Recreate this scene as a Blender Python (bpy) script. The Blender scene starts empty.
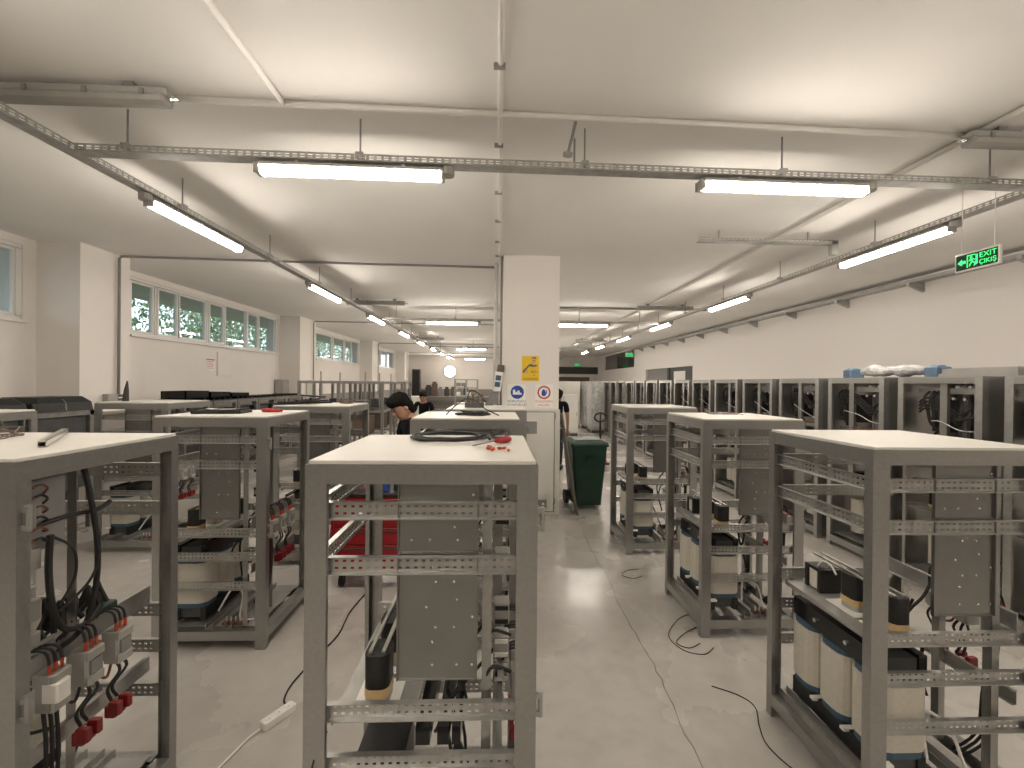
import bpy, bmesh, math, random
from mathutils import Vector, Matrix, Euler
R = math.radians
random.seed(7)
scn = bpy.context.scene
C = scn.collection

# ------------------------------------------------------------------ camera
F_PX, YAW, PITCH, ROLL, EYE = 432.88, .0359, -.0031, .0102, 1.8
cd = bpy.data.cameras.new('camera'); cam = bpy.data.objects.new('camera', cd); C.objects.link(cam)
cd.sensor_width = 36; cd.lens = F_PX / 1024 * 36; cd.clip_start = .02; cd.clip_end = 300
cam.matrix_world = (Matrix.Translation((0, 0, EYE)) @ Matrix.Rotation(-YAW, 4, 'Z') @
                    Matrix.Rotation(R(90) + PITCH, 4, 'X') @ Matrix.Rotation(ROLL, 4, 'Z'))
scn.camera = cam
# ------------------------------------------------------------------ world, exposure
w = bpy.data.worlds.new('world'); scn.world = w; w.use_nodes = True
w.node_tree.nodes['Background'].inputs[0].default_value = (.80, .88, 1.0, 1)
w.node_tree.nodes['Background'].inputs[1].default_value = 1.15
scn.view_settings.view_transform = 'Standard'; scn.view_settings.look = 'None'
scn.view_settings.exposure = 1.5; scn.view_settings.gamma = 1.0
LAMP = 24.0          # emission of every lit strip lamp
LAMP_COL = (1.0, .91, .80)

# ------------------------------------------------------------------ materials
MATS = {}
def lin(c):
    return tuple((x / 12.92 if x <= .04045 else ((x + .055) / 1.055) ** 2.4) for x in c)
def mat(name, col, rough=.5, metal=0.0, noise=.12, scale=8.0, bump=0.0, emit=None, coords='Object', spec=.5, stretch=None):
    m = bpy.data.materials.new(name); m.use_nodes = True; MATS[name] = m
    nt = m.node_tree; b = nt.nodes['Principled BSDF']
    b.inputs['Roughness'].default_value = rough; b.inputs['Metallic'].default_value = metal
    b.inputs['Specular IOR Level'].default_value = spec
    tc = nt.nodes.new('ShaderNodeTexCoord'); nz = nt.nodes.new('ShaderNodeTexNoise')
    nz.inputs['Scale'].default_value = scale; nz.inputs['Detail'].default_value = 4
    if stretch:
        mp = nt.nodes.new('ShaderNodeMapping'); mp.inputs['Scale'].default_value = stretch
        nt.links.new(tc.outputs[coords], mp.inputs[0]); nt.links.new(mp.outputs[0], nz.inputs['Vector'])
    else:
        nt.links.new(tc.outputs[coords], nz.inputs['Vector'])
    rp = nt.nodes.new('ShaderNodeValToRGB')
    rp.color_ramp.elements[0].position = .3; rp.color_ramp.elements[1].position = .7
    rp.color_ramp.elements[0].color = (*[x * (1 - noise) for x in col], 1)
    rp.color_ramp.elements[1].color = (*[min(1, x * (1 + noise * .6)) for x in col], 1)
    nt.links.new(nz.outputs['Fac'], rp.inputs[0]); nt.links.new(rp.outputs[0], b.inputs['Base Color'])
    if bump:
        bp = nt.nodes.new('ShaderNodeBump'); bp.inputs['Strength'].default_value = bump; bp.inputs['Distance'].default_value = .01
        nt.links.new(nz.outputs['Fac'], bp.inputs['Height']); nt.links.new(bp.outputs[0], b.inputs['Normal'])
    if emit:
        b.inputs['Emission Color'].default_value = (*emit[0], 1); b.inputs['Emission Strength'].default_value = emit[1]
    return m

mat('galv', (.37, .365, .348), .30, .8, .07, 60)
mat('galv_dull', (.24, .236, .225), .45, .6, .2, 14)
mat('galv_bright', (.45, .445, .425), .30, .75, .12, 20)
mat('sheet', (.27, .268, .26), .28, .92, .08, 6)
mat('powder_cream', (.64, .617, .563), .38, 0, .04, 3)
mat('plate_galv', (.42, .41, .39), .5, .6, .1, 5)
mat('alu', (.66, .64, .60), .32, .95, .06, 40)
mat('chrome', (.75, .75, .75), .22, 1, .02, 10)
mat('black', (.012, .012, .012), .45, 0, .2, 20)
mat('black_gloss', (.010, .010, .011), .22, 0, .2, 20)
mat('rubber', (.018, .017, .016), .6, 0, .2, 30)
mat('dark_grey', (.06, .06, .06), .5, 0, .2, 10)
mat('mid_grey', (.24, .235, .23), .5, 0, .1, 10)
mat('plastic_grey', (.36, .345, .315), .45, 0, .06, 10)
mat('plastic_white', (.80, .78, .73), .4, 0, .04, 10)
mat('coil_cream', (.60, .56, .475), .65, 0, .16, 40, .25, stretch=(1, 1, 14))
mat('coil_blue', (.05, .10, .15), .5, 0, .15, 20)
mat('tape_tan', (.60, .42, .20), .5, 0, .12, 30)
mat('red', (.34, .008, .012), .35, 0, .1, 6)
mat('dark_red', (.20, .008, .011), .4, 0, .15, 20)
mat('orange', (.52, .07, .025), .45, 0, .1, 20)
mat('copper', (.22, .085, .05), .5, .3, .2, 30)
mat('paper', (.84, .82, .77), .7, 0, .03, 10)
mat('green_bin', (.008, .040, .022), .42, 0, .2, 12)
mat('wood_board', (.16, .135, .10), .6, 0, .25, 6, stretch=(6, 6, .8))
mat('cardboard', (.30, .21, .13), .75, 0, .15, 10)
mat('hair', (.007, .006, .005), .75, 0, .4, 60, spec=.15)
mat('skin', (.46, .25, .17), .55, 0, .1, 10)
mat('shirt_black', (.010, .011, .015), .9, 0, .3, 30, spec=.15)
mat('trousers', (.02, .022, .03), .8, 0, .3, 30)
mat('blue', (.02, .06, .28), .45, 0, .1, 10)
mat('sky_blue', (.12, .20, .30), .5, 0, .1, 10)
mat('sign_blue', (.015, .06, .33), .45, 0, .03, 10)
mat('sign_red', (.50, .02, .03), .45, 0, .03, 10)
mat('sign_yellow', (.80, .52, .02), .5, 0, .03, 10)
mat('ink', (.02, .02, .03), .6, 0, .05, 10)
mat('ink_blue', (.03, .05, .20), .6, 0, .05, 10)
mat('ink_red', (.50, .10, .08), .6, 0, .05, 10)
mat('exit_green', (.003, .030, .012), .4, 0, .05, 10)
mat('exit_glow', (.03, .45, .12), .4, 0, .02, 10, emit=((.05, 1.0, .22), .55))
mat('exit_glow_far', (.05, .6, .2), .4, 0, .02, 10, emit=((.06, .9, .25), .12))
mat('lamp_glow', (.9, .9, .9), .4, 0, .01, 10, emit=(LAMP_COL, LAMP))
mat('lamp_body', (.40, .39, .37), .5, 0, .05, 10)
mat('tray_steel', (.44, .435, .415), .42, .5, .2, 14)
mat('conduit_white', (.74, .71, .67), .5, 0, .04, 10)
mat('conduit_grey', (.27, .26, .25), .5, 0, .05, 10)
mat('wall_plain', (.78, .735, .69), .8, 0, .03, 1.2, coords='Generated')
mat('ceiling', (.90, .88, .845), .85, 0, .03, 1.0)
mat('window_frame', (.74, .72, .69), .45, 0, .03, 4)
mat('leaf', (.22, .32, .15), .6, 0, .5, 3)
mat('bark', (.10, .08, .06), .8, 0, .3, 10)
mat('soil', (.16, .17, .10), .9, 0, .3, 2)
mat('concrete_out', (.85, .83, .80), .85, 0, .1, 2)
mat('cabinet_cream', (.66, .64, .58), .5, 0, .05, 3)
mat('cabinet_white', (.74, .72, .67), .5, 0, .05, 3)
mat('plastic_film', (.55, .55, .54), .18, 0, .3, 9, .6)
mat('door_dark', (.05, .048, .045), .5, 0, .1, 4)
mat('seam', (.20, .18, .16), .8, 0, .3, 20)
mat('brown', (.14, .10, .075), .6, 0, .2, 6)
mat('yellow_green', (.45, .48, .05), .5, 0, .1, 10)

def wall_dado():
    m = mat('wall_dado', (.78, .735, .69), .8, 0, .03, 1.2)
    nt = m.node_tree; b = nt.nodes['Principled BSDF']
    src = b.inputs['Base Color'].links[0].from_socket
    g = nt.nodes.new('ShaderNodeNewGeometry'); s = nt.nodes.new('ShaderNodeSeparateXYZ')
    nt.links.new(g.outputs['Position'], s.inputs[0])
    c = nt.nodes.new('ShaderNodeMath'); c.operation = 'LESS_THAN'; c.inputs[1].default_value = 1.34
    nt.links.new(s.outputs['Z'], c.inputs[0])
    mx = nt.nodes.new('ShaderNodeMix'); mx.data_type = 'RGBA'
    nt.links.new(c.outputs[0], mx.inputs['Factor']); nt.links.new(src, mx.inputs[6])
    mx.inputs[7].default_value = (.30, .275, .255, 1)
    nt.links.new(mx.outputs[2], b.inputs['Base Color'])
wall_dado()

def floor_mat():
    m = bpy.data.materials.new('floor_epoxy'); m.use_nodes = True; MATS['floor'] = m
    nt = m.node_tree; b = nt.nodes['Principled BSDF']; N = nt.nodes.new; L = nt.links.new
    g = N('ShaderNodeNewGeometry')
    n1 = N('ShaderNodeTexNoise'); n1.inputs['Scale'].default_value = .9; n1.inputs['Detail'].default_value = 6
    n2 = N('ShaderNodeTexNoise'); n2.inputs['Scale'].default_value = 9; n2.inputs['Detail'].default_value = 5
    n3 = N('ShaderNodeTexNoise'); n3.inputs['Scale'].default_value = 3.2; n3.inputs['Detail'].default_value = 3
    for n in (n1, n2, n3): L(g.outputs['Position'], n.inputs['Vector'])
    r1 = N('ShaderNodeValToRGB'); e = r1.color_ramp.elements
    e[0].position = .3; e[0].color = (.43, .405, .37, 1); e[1].position = .72; e[1].color = (.51, .482, .442, 1)
    L(n1.outputs['Fac'], r1.inputs[0])
    r2 = N('ShaderNodeValToRGB'); e = r2.color_ramp.elements
    e[0].position = .25; e[0].color = (.90, .90, .90, 1); e[1].position = .6; e[1].color = (1, 1, 1, 1)
    L(n2.outputs['Fac'], r2.inputs[0])
    mu = N('ShaderNodeMix'); mu.data_type = 'RGBA'; mu.blend_type = 'MULTIPLY'; mu.inputs['Factor'].default_value = 1
    L(r1.outputs[0], mu.inputs[6]); L(r2.outputs[0], mu.inputs[7])
    # dark scuff spots
    r3 = N('ShaderNodeValToRGB'); e = r3.color_ramp.elements
    e[0].position = .16; e[0].color = (.5, .48, .46, 1); e[1].position = .24; e[1].color = (1, 1, 1, 1)
    L(n3.outputs['Fac'], r3.inputs[0])
    mu2 = N('ShaderNodeMix'); mu2.data_type = 'RGBA'; mu2.blend_type = 'MULTIPLY'; mu2.inputs['Factor'].default_value = 1
    L(mu.outputs[2], mu2.inputs[6]); L(r3.outputs[0], mu2.inputs[7])
    L(mu2.outputs[2], b.inputs['Base Color'])
    rr = N('ShaderNodeMapRange'); rr.inputs[3].default_value = .15; rr.inputs[4].default_value = .36
    rr.inputs[1].default_value = .35; rr.inputs[2].default_value = .65
    L(n1.outputs['Fac'], rr.inputs[0]); L(rr.outputs[0], b.inputs['Roughness'])
    bp = N('ShaderNodeBump'); bp.inputs['Strength'].default_value = .06; bp.inputs['Distance'].default_value = .02
    L(n2.outputs['Fac'], bp.inputs['Height']); L(bp.outputs[0], b.inputs['Normal'])
floor_mat()

def glass_mat():
    m = bpy.data.materials.new('window_glass'); m.use_nodes = True; MATS['glass'] = m
    nt = m.node_tree; nt.nodes.clear(); N = nt.nodes.new; L = nt.links.new
    o = N('ShaderNodeOutputMaterial'); mx = N('ShaderNodeMixShader'); t = N('ShaderNodeBsdfTransparent'); gl = N('ShaderNodeBsdfGlossy')
    gl.inputs['Roughness'].default_value = .03; t.inputs[0].default_value = (.82, .86, .86, 1)
    lw = N('ShaderNodeLayerWeight'); pw = N('ShaderNodeMath'); pw.operation = 'POWER'; pw.inputs[1].default_value = 5; fr = N('ShaderNodeMath'); fr.operation = 'MULTIPLY_ADD'; fr.inputs[1].default_value = .7; fr.inputs[2].default_value = .04
    L(lw.outputs['Facing'], pw.inputs[0]); L(pw.outputs[0], fr.inputs[0])
    L(fr.outputs[0], mx.inputs[0]); L(t.outputs[0], mx.inputs[1]); L(gl.outputs[0], mx.inputs[2]); L(mx.outputs[0], o.inputs[0])
glass_mat()

# ------------------------------------------------------------------ mesh helpers
class MB:
    def __init__(s): s.v = []; s.f = []; s.sm = False
    def add(s, vs, fs):
        o = len(s.v); s.v += [tuple(p) for p in vs]; s.f += [tuple(i + o for i in f) for f in fs]; return s
    def box(s, x0, y0, z0, x1, y1, z1, M=None):
        x0, x1 = sorted((x0, x1)); y0, y1 = sorted((y0, y1)); z0, z1 = sorted((z0, z1))
        vs = [Vector(p) for p in ((x0, y0, z0), (x1, y0, z0), (x1, y1, z0), (x0, y1, z0), (x0, y0, z1), (x1, y0, z1), (x1, y1, z1), (x0, y1, z1))]
        if M is not None: vs = [M @ p for p in vs]
        return s.add(vs, [(0, 3, 2, 1), (4, 5, 6, 7), (0, 1, 5, 4), (1, 2, 6, 5), (2, 3, 7, 6), (3, 0, 4, 7)])
    def cbox(s, x0, y0, z0, x1, y1, z1, c=.01, M=None):
        """box with chamfered vertical and top/bottom edges"""
        def ring(i, z): return [(x0 + i + c, y0 + i, z), (x1 - i - c, y0 + i, z), (x1 - i, y0 + i + c, z), (x1 - i, y1 - i - c, z), (x1 - i - c, y1 - i, z), (x0 + i + c, y1 - i, z), (x0 + i, y1 - i - c, z), (x0 + i, y0 + i + c, z)]
        q = c * .5
        rs = [ring(q, z0), ring(0, z0 + q), ring(0, z1 - q), ring(q, z1)]
        vs = [Vector(p) for r in rs for p in r]
        if M is not None: vs = [M @ p for p in vs]
        fs = [tuple(range(7, -1, -1)), tuple(range(24, 32))]
        for k in range(3):
            for i in range(8): fs.append((k * 8 + i, k * 8 + (i + 1) % 8, k * 8 + 8 + (i + 1) % 8, k * 8 + 8 + i))
        return s.add(vs, fs)
    def prism(s, poly, z0, z1, M=None):
        n = len(poly)
        vs = [Vector((x, y, z0)) for x, y in poly] + [Vector((x, y, z1)) for x, y in poly]
        if M is not None: vs = [M @ p for p in vs]
        return s.add(vs, [tuple(range(n - 1, -1, -1)), tuple(range(n, 2 * n))] + [(i, (i + 1) % n, n + (i + 1) % n, n + i) for i in range(n)])
    def rings(s, rs, cap=True):
        n = len(rs[0]); o = []
        for k in range(len(rs) - 1):
            for i in range(n): o.append((k * n + i, k * n + (i + 1) % n, (k + 1) * n + (i + 1) % n, (k + 1) * n + i))
        if cap: o += [tuple(range(n - 1, -1, -1)), tuple(range((len(rs) - 1) * n, len(rs) * n))]
        return s.add([p for r in rs for p in r], o)
    def tube(s, pts, r, n=6, smooth=0):
        pts = [Vector(p) for p in pts]
        if smooth:
            q = []
            for i in range(len(pts) - 1):
                p0 = pts[max(i - 1, 0)]; p1 = pts[i]; p2 = pts[i + 1]; p3 = pts[min(i + 2, len(pts) - 1)]
                for k in range(smooth):
                    t = k / smooth
                    q.append(.5 * ((2 * p1) + (p2 - p0) * t + (2 * p0 - 5 * p1 + 4 * p2 - p3) * t * t + (3 * p1 - p0 - 3 * p2 + p3) * t ** 3))
            pts = q + [pts[-1]]
        rs = []; up = None
        for i, p in enumerate(pts):
            d = (pts[min(i + 1, len(pts) - 1)] - pts[max(i - 1, 0)])
            if d.length < 1e-9: d = Vector((0, 0, 1))
            d.normalize()
            if up is None: up = Vector((0, 0, 1)) if abs(d.z) < .9 else Vector((1, 0, 0))
            a = d.cross(up)
            if a.length < 1e-6: a = d.cross(Vector((1, .3, 0)))
            a.normalize(); up = a.cross(d).normalized()
            rr = r[i] if isinstance(r, (list, tuple)) else r
            rs.append([p + a * (rr * math.cos(2 * math.pi * k / n)) + up * (rr * math.sin(2 * math.pi * k / n)) for k in range(n)])
        return s.rings(rs)
    def cyl(s, p0, p1, r, n=12, r1=None): return s.tube([p0, p1], [r, r if r1 is None else r1], n)
    def disc(s, c, ax, r, t, n=16):
        c = Vector(c); a = Vector(ax).normalized(); return s.cyl(c, c + a * t, r, n)
    def ell(s, c, rx, ry, rz, nu=14, nv=9, M=None):
        rs = []
        for j in range(nv + 1):
            t = math.pi * (.02 + .96 * j / nv)
            rs.append([Vector((rx * math.sin(t) * math.cos(2 * math.pi * i / nu), ry * math.sin(t) * math.sin(2 * math.pi * i / nu), -rz * math.cos(t))) for i in range(nu)])
        rs = [[(M @ p if M is not None else p) + Vector(c) for p in r] for r in rs]
        return s.rings(rs)
    def mesh(s, name):
        m = bpy.data.meshes.new(name); m.from_pydata(s.v, [], s.f); m.update(); return m
    def build(s, name, mt, parent=None, smooth=False, loc=None):
        m = s.mesh(name); m.materials.append(MATS[mt])
        if smooth:
            for p in m.polygons: p.use_smooth = True
        return link(name, m, parent, loc)
def link(name, m, parent=None, loc=None, rz=0):
    o = bpy.data.objects.new(name, m); C.objects.link(o)
    if parent is not None: o.parent = parent
    if loc is not None: o.location = loc
    o.rotation_euler.z = rz
    return o
def tag(o, label, cat, group=None, kind=None):
    o['label'] = label; o['category'] = cat
    if group: o['group'] = group
    if kind: o['kind'] = kind
    return o
def thing(name, label, cat, loc=(0, 0, 0), rz=0, group=None):
    o = bpy.data.objects.new(name, None); C.objects.link(o); o.location = loc; o.rotation_euler = (0, 0, rz); o.empty_display_size = .1
    return tag(o, label, cat, group)
def struct(o): o['kind'] = 'structure'; return o
def copy_tree(o, parent=None, skip=()):
    c = o.copy(); C.objects.link(c); c.parent = parent
    for ch in o.children:
        if ch.name.split('.')[0] in skip: continue
        copy_tree(ch, c, skip)
    return c
def dup(proto, label, loc, rz=0, group=None, skip=()):
    c = copy_tree(proto, None, skip); c.location = loc; c.rotation_euler = (0, 0, rz); c['label'] = label
    if group: c['group'] = group
    elif 'group' in c: del c['group']
    return c
def text(name, body, size, mt, parent, M, extrude=.0006, align='CENTER', sx=1.0):
    cu = bpy.data.curves.new(name, 'FONT'); cu.body = body; cu.size = size; cu.align_x = align; cu.align_y = 'CENTER'; cu.extrude = extrude
    t = bpy.data.objects.new(name + '_src', cu); C.objects.link(t)
    dg = bpy.context.evaluated_depsgraph_get(); dg.update()
    m = bpy.data.meshes.new_from_object(t.evaluated_get(dg)); bpy.data.objects.remove(t)
    m.transform(M @ Matrix.Diagonal((sx, 1, 1, 1))); m.materials.clear(); m.materials.append(MATS[mt])
    return link(name, m, parent)
ORD = ['nearest', 'second', 'third', 'fourth', 'fifth', 'sixth', 'seventh', 'eighth', 'ninth', 'tenth', 'eleventh', 'twelfth', 'thirteenth', 'fourteenth', 'fifteenth', 'sixteenth', 'seventeenth']

# ------------------------------------------------------------------ the setting
HC = 3.58                      # ceiling height
XL, XR, YB, YF = -6.0, 6.8, 29.0, -9.0
struct(MB().box(XL - .3, YF - .3, -.2, 9.2, YB + .3, 0).build('floor', 'floor'))
struct(MB().box(XL - .3, YF - .3, HC, 9.2, YB + .3, HC + .25).build('ceiling', 'ceiling'))
struct(MB().box(XL - .3, YF - .3, 0, 7.1, YF, HC).build('wall_rear', 'wall_plain'))
struct(MB().box(XL - .3, YB, 0, 7.1, YB + .3, HC).build('wall_back', 'wall_dado'))
# right wall with office opening and doors near its far end
wr = MB()
wr.box(XR, YF, 0, XR + .3, 14.8, HC); wr.box(XR, 14.8, 2.45, XR + .3, 19.5, HC); wr.box(XR, 19.5, 0, XR + .3, 21.2, HC)
wr.box(XR, 21.2, 0, XR + .3, 27.2, 2.64); wr.box(XR, 21.2, 3.50, XR + .3, 27.2, HC); wr.box(XR, 27.2, 0, XR + .3, 29.0, HC)
struct(wr.build('wall_right', 'wall_plain'))
# rooms behind the openings of the right wall
ob = MB(); ob.box(XR + 1.8, 13, 0, XR + 1.9, 28, HC); ob.box(XR + .3, 13, 0, XR + 1.9, 13.1, HC); ob.box(XR + .3, 27.9, 0, XR + 1.9, 28, HC)
struct(ob.build('wall_office', 'mid_grey'))
# dark lintel over a brown shutter in the back wall, right of the pillar
struct(MB().box(3.4, 28.86, 2.42, 6.8, 29.0, 2.89).build('trim_1', 'door_dark'))
struct(MB().box(3.4, 28.9, 2.22, 6.8, 29.0, 2.42).build('trim_2', 'wall_plain'))
struct(MB().box(6.25, 28.88, 0, 6.45, 29.0, 2.22).build('trim_3', 'wall_plain'))
d = struct(MB().box(3.4, 28.93, 0, 6.25, 28.99, 2.22).build('door_1', 'brown'))
for z in (.1, .62, 1.14, 1.66): MB().box(3.42, 28.90, z, 6.23, 28.93, z + .48).build('panel', 'brown', d)
# left wall: solid band below, windows between the pilasters
ZS, ZH = 2.53, 3.48
wins = [(1.6, 5.7), (7.3, 12.08), (14.6, 19.12), (21.4, 25.6)]
wl = MB(); wl.box(XL - .3, YF, 0, XL, YB, ZS); wl.box(XL - .3, YF, ZH, XL, YB, HC)
yy = YF
for a, b in wins: wl.box(XL - .3, yy, ZS, XL, a, ZH); yy = b
wl.box(XL - .3, yy, ZS, XL, YB, ZH)
struct(wl.build('wall_left', 'wall_dado'))
for i, y in enumerate((-.8, 5.86, 12.2, 19.2, 25.9)):
    o = struct(MB().box(XL, y, 0, -5.45, y + (.77 if i < 2 else 1.0), HC).build('wall_pilaster_%d' % (i + 1), 'wall_dado'))
# windows
def window(n, panes, a, b):
    x = XL - .08
    m = MB(); m.box(x - .06, a, ZS, x + .06, b, ZS + .045); m.box(x - .06, a, ZH - .045, x + .06, b, ZH)
    m.box(x - .06, a, ZS + .06, x + .06, a + .06, ZH - .06); m.box(x - .06, b - .06, ZS + .06, x + .06, b, ZH - .06)
    root = struct(m.build('window_%d' % n, 'window_frame'))
    struct(MB().box(XL - .3, a - .02, ZS - .035, XL + .05, b + .02, ZS + .002).build('trim_%d' % (n + 10), 'window_frame'))
    for (p, q, sash) in panes:
        g = MB().box(x - .006, p, ZS + .05, x + .006, q, ZH - .05).build('pane', 'glass', root)
        if sash:
            s = MB(); t = .035
            s.box(x - .03, p - t, ZS + .05, x + .035, p, ZH - .05); s.box(x - .03, q, ZS + .05, x + .035, q + t, ZH - .05)
            s.box(x - .03, p, ZS + .05, x + .035, q, ZS + .085); s.box(x - .03, p, ZH - .085, x + .035, q, ZH - .05)
            s.build('sash', 'window_frame', root)
        MB().box(x - .045, q + .045, ZS + .05, x + .045, q + .075, ZH - .05).build('mullion', 'window_frame', root)
window(1, [(1.7, 2.6, 1), (2.72, 3.6, 0), (3.72, 4.6, 1), (4.75, 5.62, 1)], *wins[0])
window(2, [(7.36, 7.82, 1), (7.97, 8.40, 1), (8.48, 9.2, 1), (9.36, 9.80, 1), (9.92, 10.63, 0), (10.76, 11.16, 1), (11.26, 12.0, 0)], *wins[1])
window(3, [(14.7, 16.05, 1), (16.3, 17.3, 1), (17.5, 18.2, 1), (18.4, 19.04, 0)], *wins[2])
window(4, [(21.5, 22.7, 1), (22.9, 24.0, 1), (24.2, 25.5, 0)], *wins[3])
# central pillar
struct(MB().box(.085, 6.05, 0, .875, 6.85, HC).build('pillar', 'wall_plain'))
struct(MB().box(.085, 13.3, 0, .60, 14.1, HC).build('pillar_far', 'wall_plain'))
# floor joint: a shallow filled crack that runs along the aisle
m = MB(); pts = []
y = 1.2
while y < 7.5:
    pts.append((1.02 + .012 * math.sin(y * 5.1) + random.uniform(-.008, .008) + (y - 3) * .02, y, .0)); y += .07
rs = []
for (x, y, z) in pts:
    ww = random.uniform(.001, .0045); rs.append([(x - ww, y, -.002), (x + ww, y, -.002), (x + ww, y, .0012), (x - ww, y, .0012)])
m.rings([[Vector(p) for p in r] for r in rs]); struct(m.build('floor_joint', 'seam'))

# outside: ground and trees seen through the high windows
struct(MB().box(-45, -20, 1.9, XL - .3, 50, 2.2).build('ground_outside', 'soil'))
struct(MB().box(-8.2, -6, 3.62, XL - .3, 30, 3.85).build('ceiling_balcony', 'concrete_out'))
def tree(px, py, hgt, rad, seed, label):
    rnd = random.Random(seed); t = thing('garden_tree', label, 'tree', (px, py, 2.2), 0, 'trees outside the windows')
    MB().tube([(0, 0, 0), (.05, .02, hgt * .4), (.0, .05, hgt * .75)], [.09, .07, .03], 8).build('trunk', 'bark', t)
    m = MB()
    for k in range(2600):
        u = rnd.gauss(0, 1), rnd.gauss(0, 1), rnd.gauss(0, 1); l = math.sqrt(sum(a * a for a in u)) or 1
        rr = rnd.random() ** .45
        c = Vector((u[0] / l * rad * rr, u[1] / l * rad * rr, hgt * .55 + u[2] / l * hgt * .52 * rr))
        if c.z < .02: c.z = rnd.uniform(.02, .5)
        e = Euler((rnd.uniform(0, 6), rnd.uniform(0, 6), rnd.uniform(0, 6))).to_matrix(); s = rnd.uniform(.05, .11)
        m.add([c + e @ Vector(p) for p in ((-s, 0, 0), (0, -s * .45, 0), (s, 0, 0), (0, s * .45, 0))], [(0, 1, 2, 3)])
    f = m.build('foliage', 'leaf', t); f['kind'] = 'stuff'
for i, (x, y, h, r_) in enumerate(((-10.2, 8.6, 3.6, 1.6), (-11.2, 12.2, 3.8, 1.8), (-10.6, 16.0, 3.6, 1.8), (-12.2, 20.2, 3.2, 2.0), (-12.0, 25.0, 3.4, 2.3), (-13, 32.0, 3.6, 2.6), (-14, 40, 3.8, 2.9))):
    tree(x, y, h, r_, 40 + i, 'leafy green tree outside the high left windows, %s from the camera' % ORD[i])

# ------------------------------------------------------------------ ceiling services
def perforated(length, height, pitch, slot, rows, flange, mt='galv', inward=1):
    """C-section rail along +x, web at y=0, real slots in the web; rows = [(z0,z1),...]"""
    m = MB(); zs = [0]
    for a, b in rows: zs += [a, b]
    zs.append(height); n = int((length - .02) / pitch); off = (length - n * pitch) / 2
    xs = [0]
    for k in range(n): xs += [off + k * pitch + (pitch - slot) / 2, off + k * pitch + (pitch + slot) / 2]
    xs.append(length)
    nz = len(zs); vs = [(x, 0, z) for x in xs for z in zs]; fs = []
    for i in range(len(xs) - 1):
        for j in range(nz - 1):
            if i % 2 == 1 and j % 2 == 1: continue
            fs.append((i * nz + j, (i + 1) * nz + j, (i + 1) * nz + j + 1, i * nz + j + 1))
    m.add(vs, fs); f = flange * inward
    m.box(0, 0, height - .0025, length, f, height); m.box(0, 0, 0, length, f, .0025)
    return m
def tray(name, label, p, length, along_y, rods, z=3.275, wid=.09, hh=.045):
    t = thing(name, label, 'cable tray', (*p, z), R(90) if along_y else 0)
    rows = [(.010, .018), (.026, .034)]
    a = perforated(length, hh, .05, .03, rows, .004, inward=-1); a.build('tray_side', 'tray_steel', t, loc=(0, -wid / 2, 0))
    b = perforated(length, hh, .05, .03, rows, .004); b.build('tray_side', 'tray_steel', t, loc=(0, wid / 2, 0))
    MB().box(0, -wid / 2, -.002, length, wid / 2, .001).build('tray_base', 'tray_steel', t)
    for i, r_ in enumerate(rods):
        h_ = MB().cyl((r_, 0, 0), (r_, 0, HC - z), .006, 6).build('hanger_rod', 'conduit_grey', t)
        MB().box(r_ - .025, -.03, hh - .005, r_ + .025, .03, hh + .025).build('clamp', 'tray_steel', h_)
    for i in range(2):
        MB().tube([(.02, -.02 + .03 * i, .012), (length * .3, .01 - .02 * i, .014), (length * .7, -.01 + .01 * i, .012), (length - .02, .02 - .02 * i, .012)], .009, 6, 6).build('cable', 'conduit_grey', t)
    return t
TZ = 3.275
XTL, XTR = -2.794, 4.036
tray('cable_tray', 'long perforated cable tray running down the left side under the ceiling', (XTL, -8.5), 37, True, [.6 + 1.48 * k for k in range(24)])
tray('cable_tray', 'long perforated cable tray running down the right side under the ceiling', (XTR, -8.5), 29, True, [.6 + 1.55 * k for k in range(18)])
al = .019
cross = [(3.0, 'nearest cable tray crossing under the ceiling, with two lit lamps', [-2.45, -.94, .60, 2.03, 3.62]), (10.45, 'second cable tray crossing under the ceiling, beyond the pillar', [-2.4, -1.0, .6, 2.0, 3.5]),
         (18.55, 'third cable tray crossing under the ceiling near the back', [-2.4, -1.0, .6, 2.0, 3.5]), (26.5, 'farthest cable tray crossing under the ceiling by the back wall', [-2.4, -1.0]),
         (-1.6, 'unseen cable tray behind the camera, added to carry two ceiling fill lamps', [-2.4, -1, .6, 2.0, 3.5])]
for y, lb, rods in cross:
    x0 = XTL + .05; x1 = XTR - .05
    t = tray('cable_tray', lb, (x0, y + x0 * al), x1 - x0, False, [r_ - x0 for r_ in rods]); t.rotation_euler = (0, 0, al)
# lit strip lamps
def lamp_proto():
    t = thing('strip_lamp', 'proto', 'lamp', (0, 0, 0))
    MB().cbox(-.61, -.05, .012, .61, .05, .036, .01).build('housing', 'lamp_body', t)
    m = MB(); rs = []
    for x, k in ((-.600, .7), (-.594, 1), (.594, 1), (.600, .7)):
        rs.append([Vector((x, .046 * k * math.cos(a), .012 + .052 * k * math.sin(a))) for a in [math.pi + math.pi * i / 10 for i in range(11)]])
    m.rings(rs); m.build('diffuser', 'lamp_glow', t, smooth=False)
    for sx in (-1, 1):
        MB().cbox(sx * .600, -.042, -.035, sx * .622, .042, .03, .008).build('end_cap', 'plastic_grey', t)
        MB().box(sx * .35 - .012, -.045, .035, sx * .35 + .012, .045, .05).build('clip', 'chrome', t)
    MB().cyl((.645, 0, .0), (.645, 0, .052), .045, 12).build('junction_box', 'plastic_grey', t)
    return t
lp = lamp_proto(); first = [True]
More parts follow.
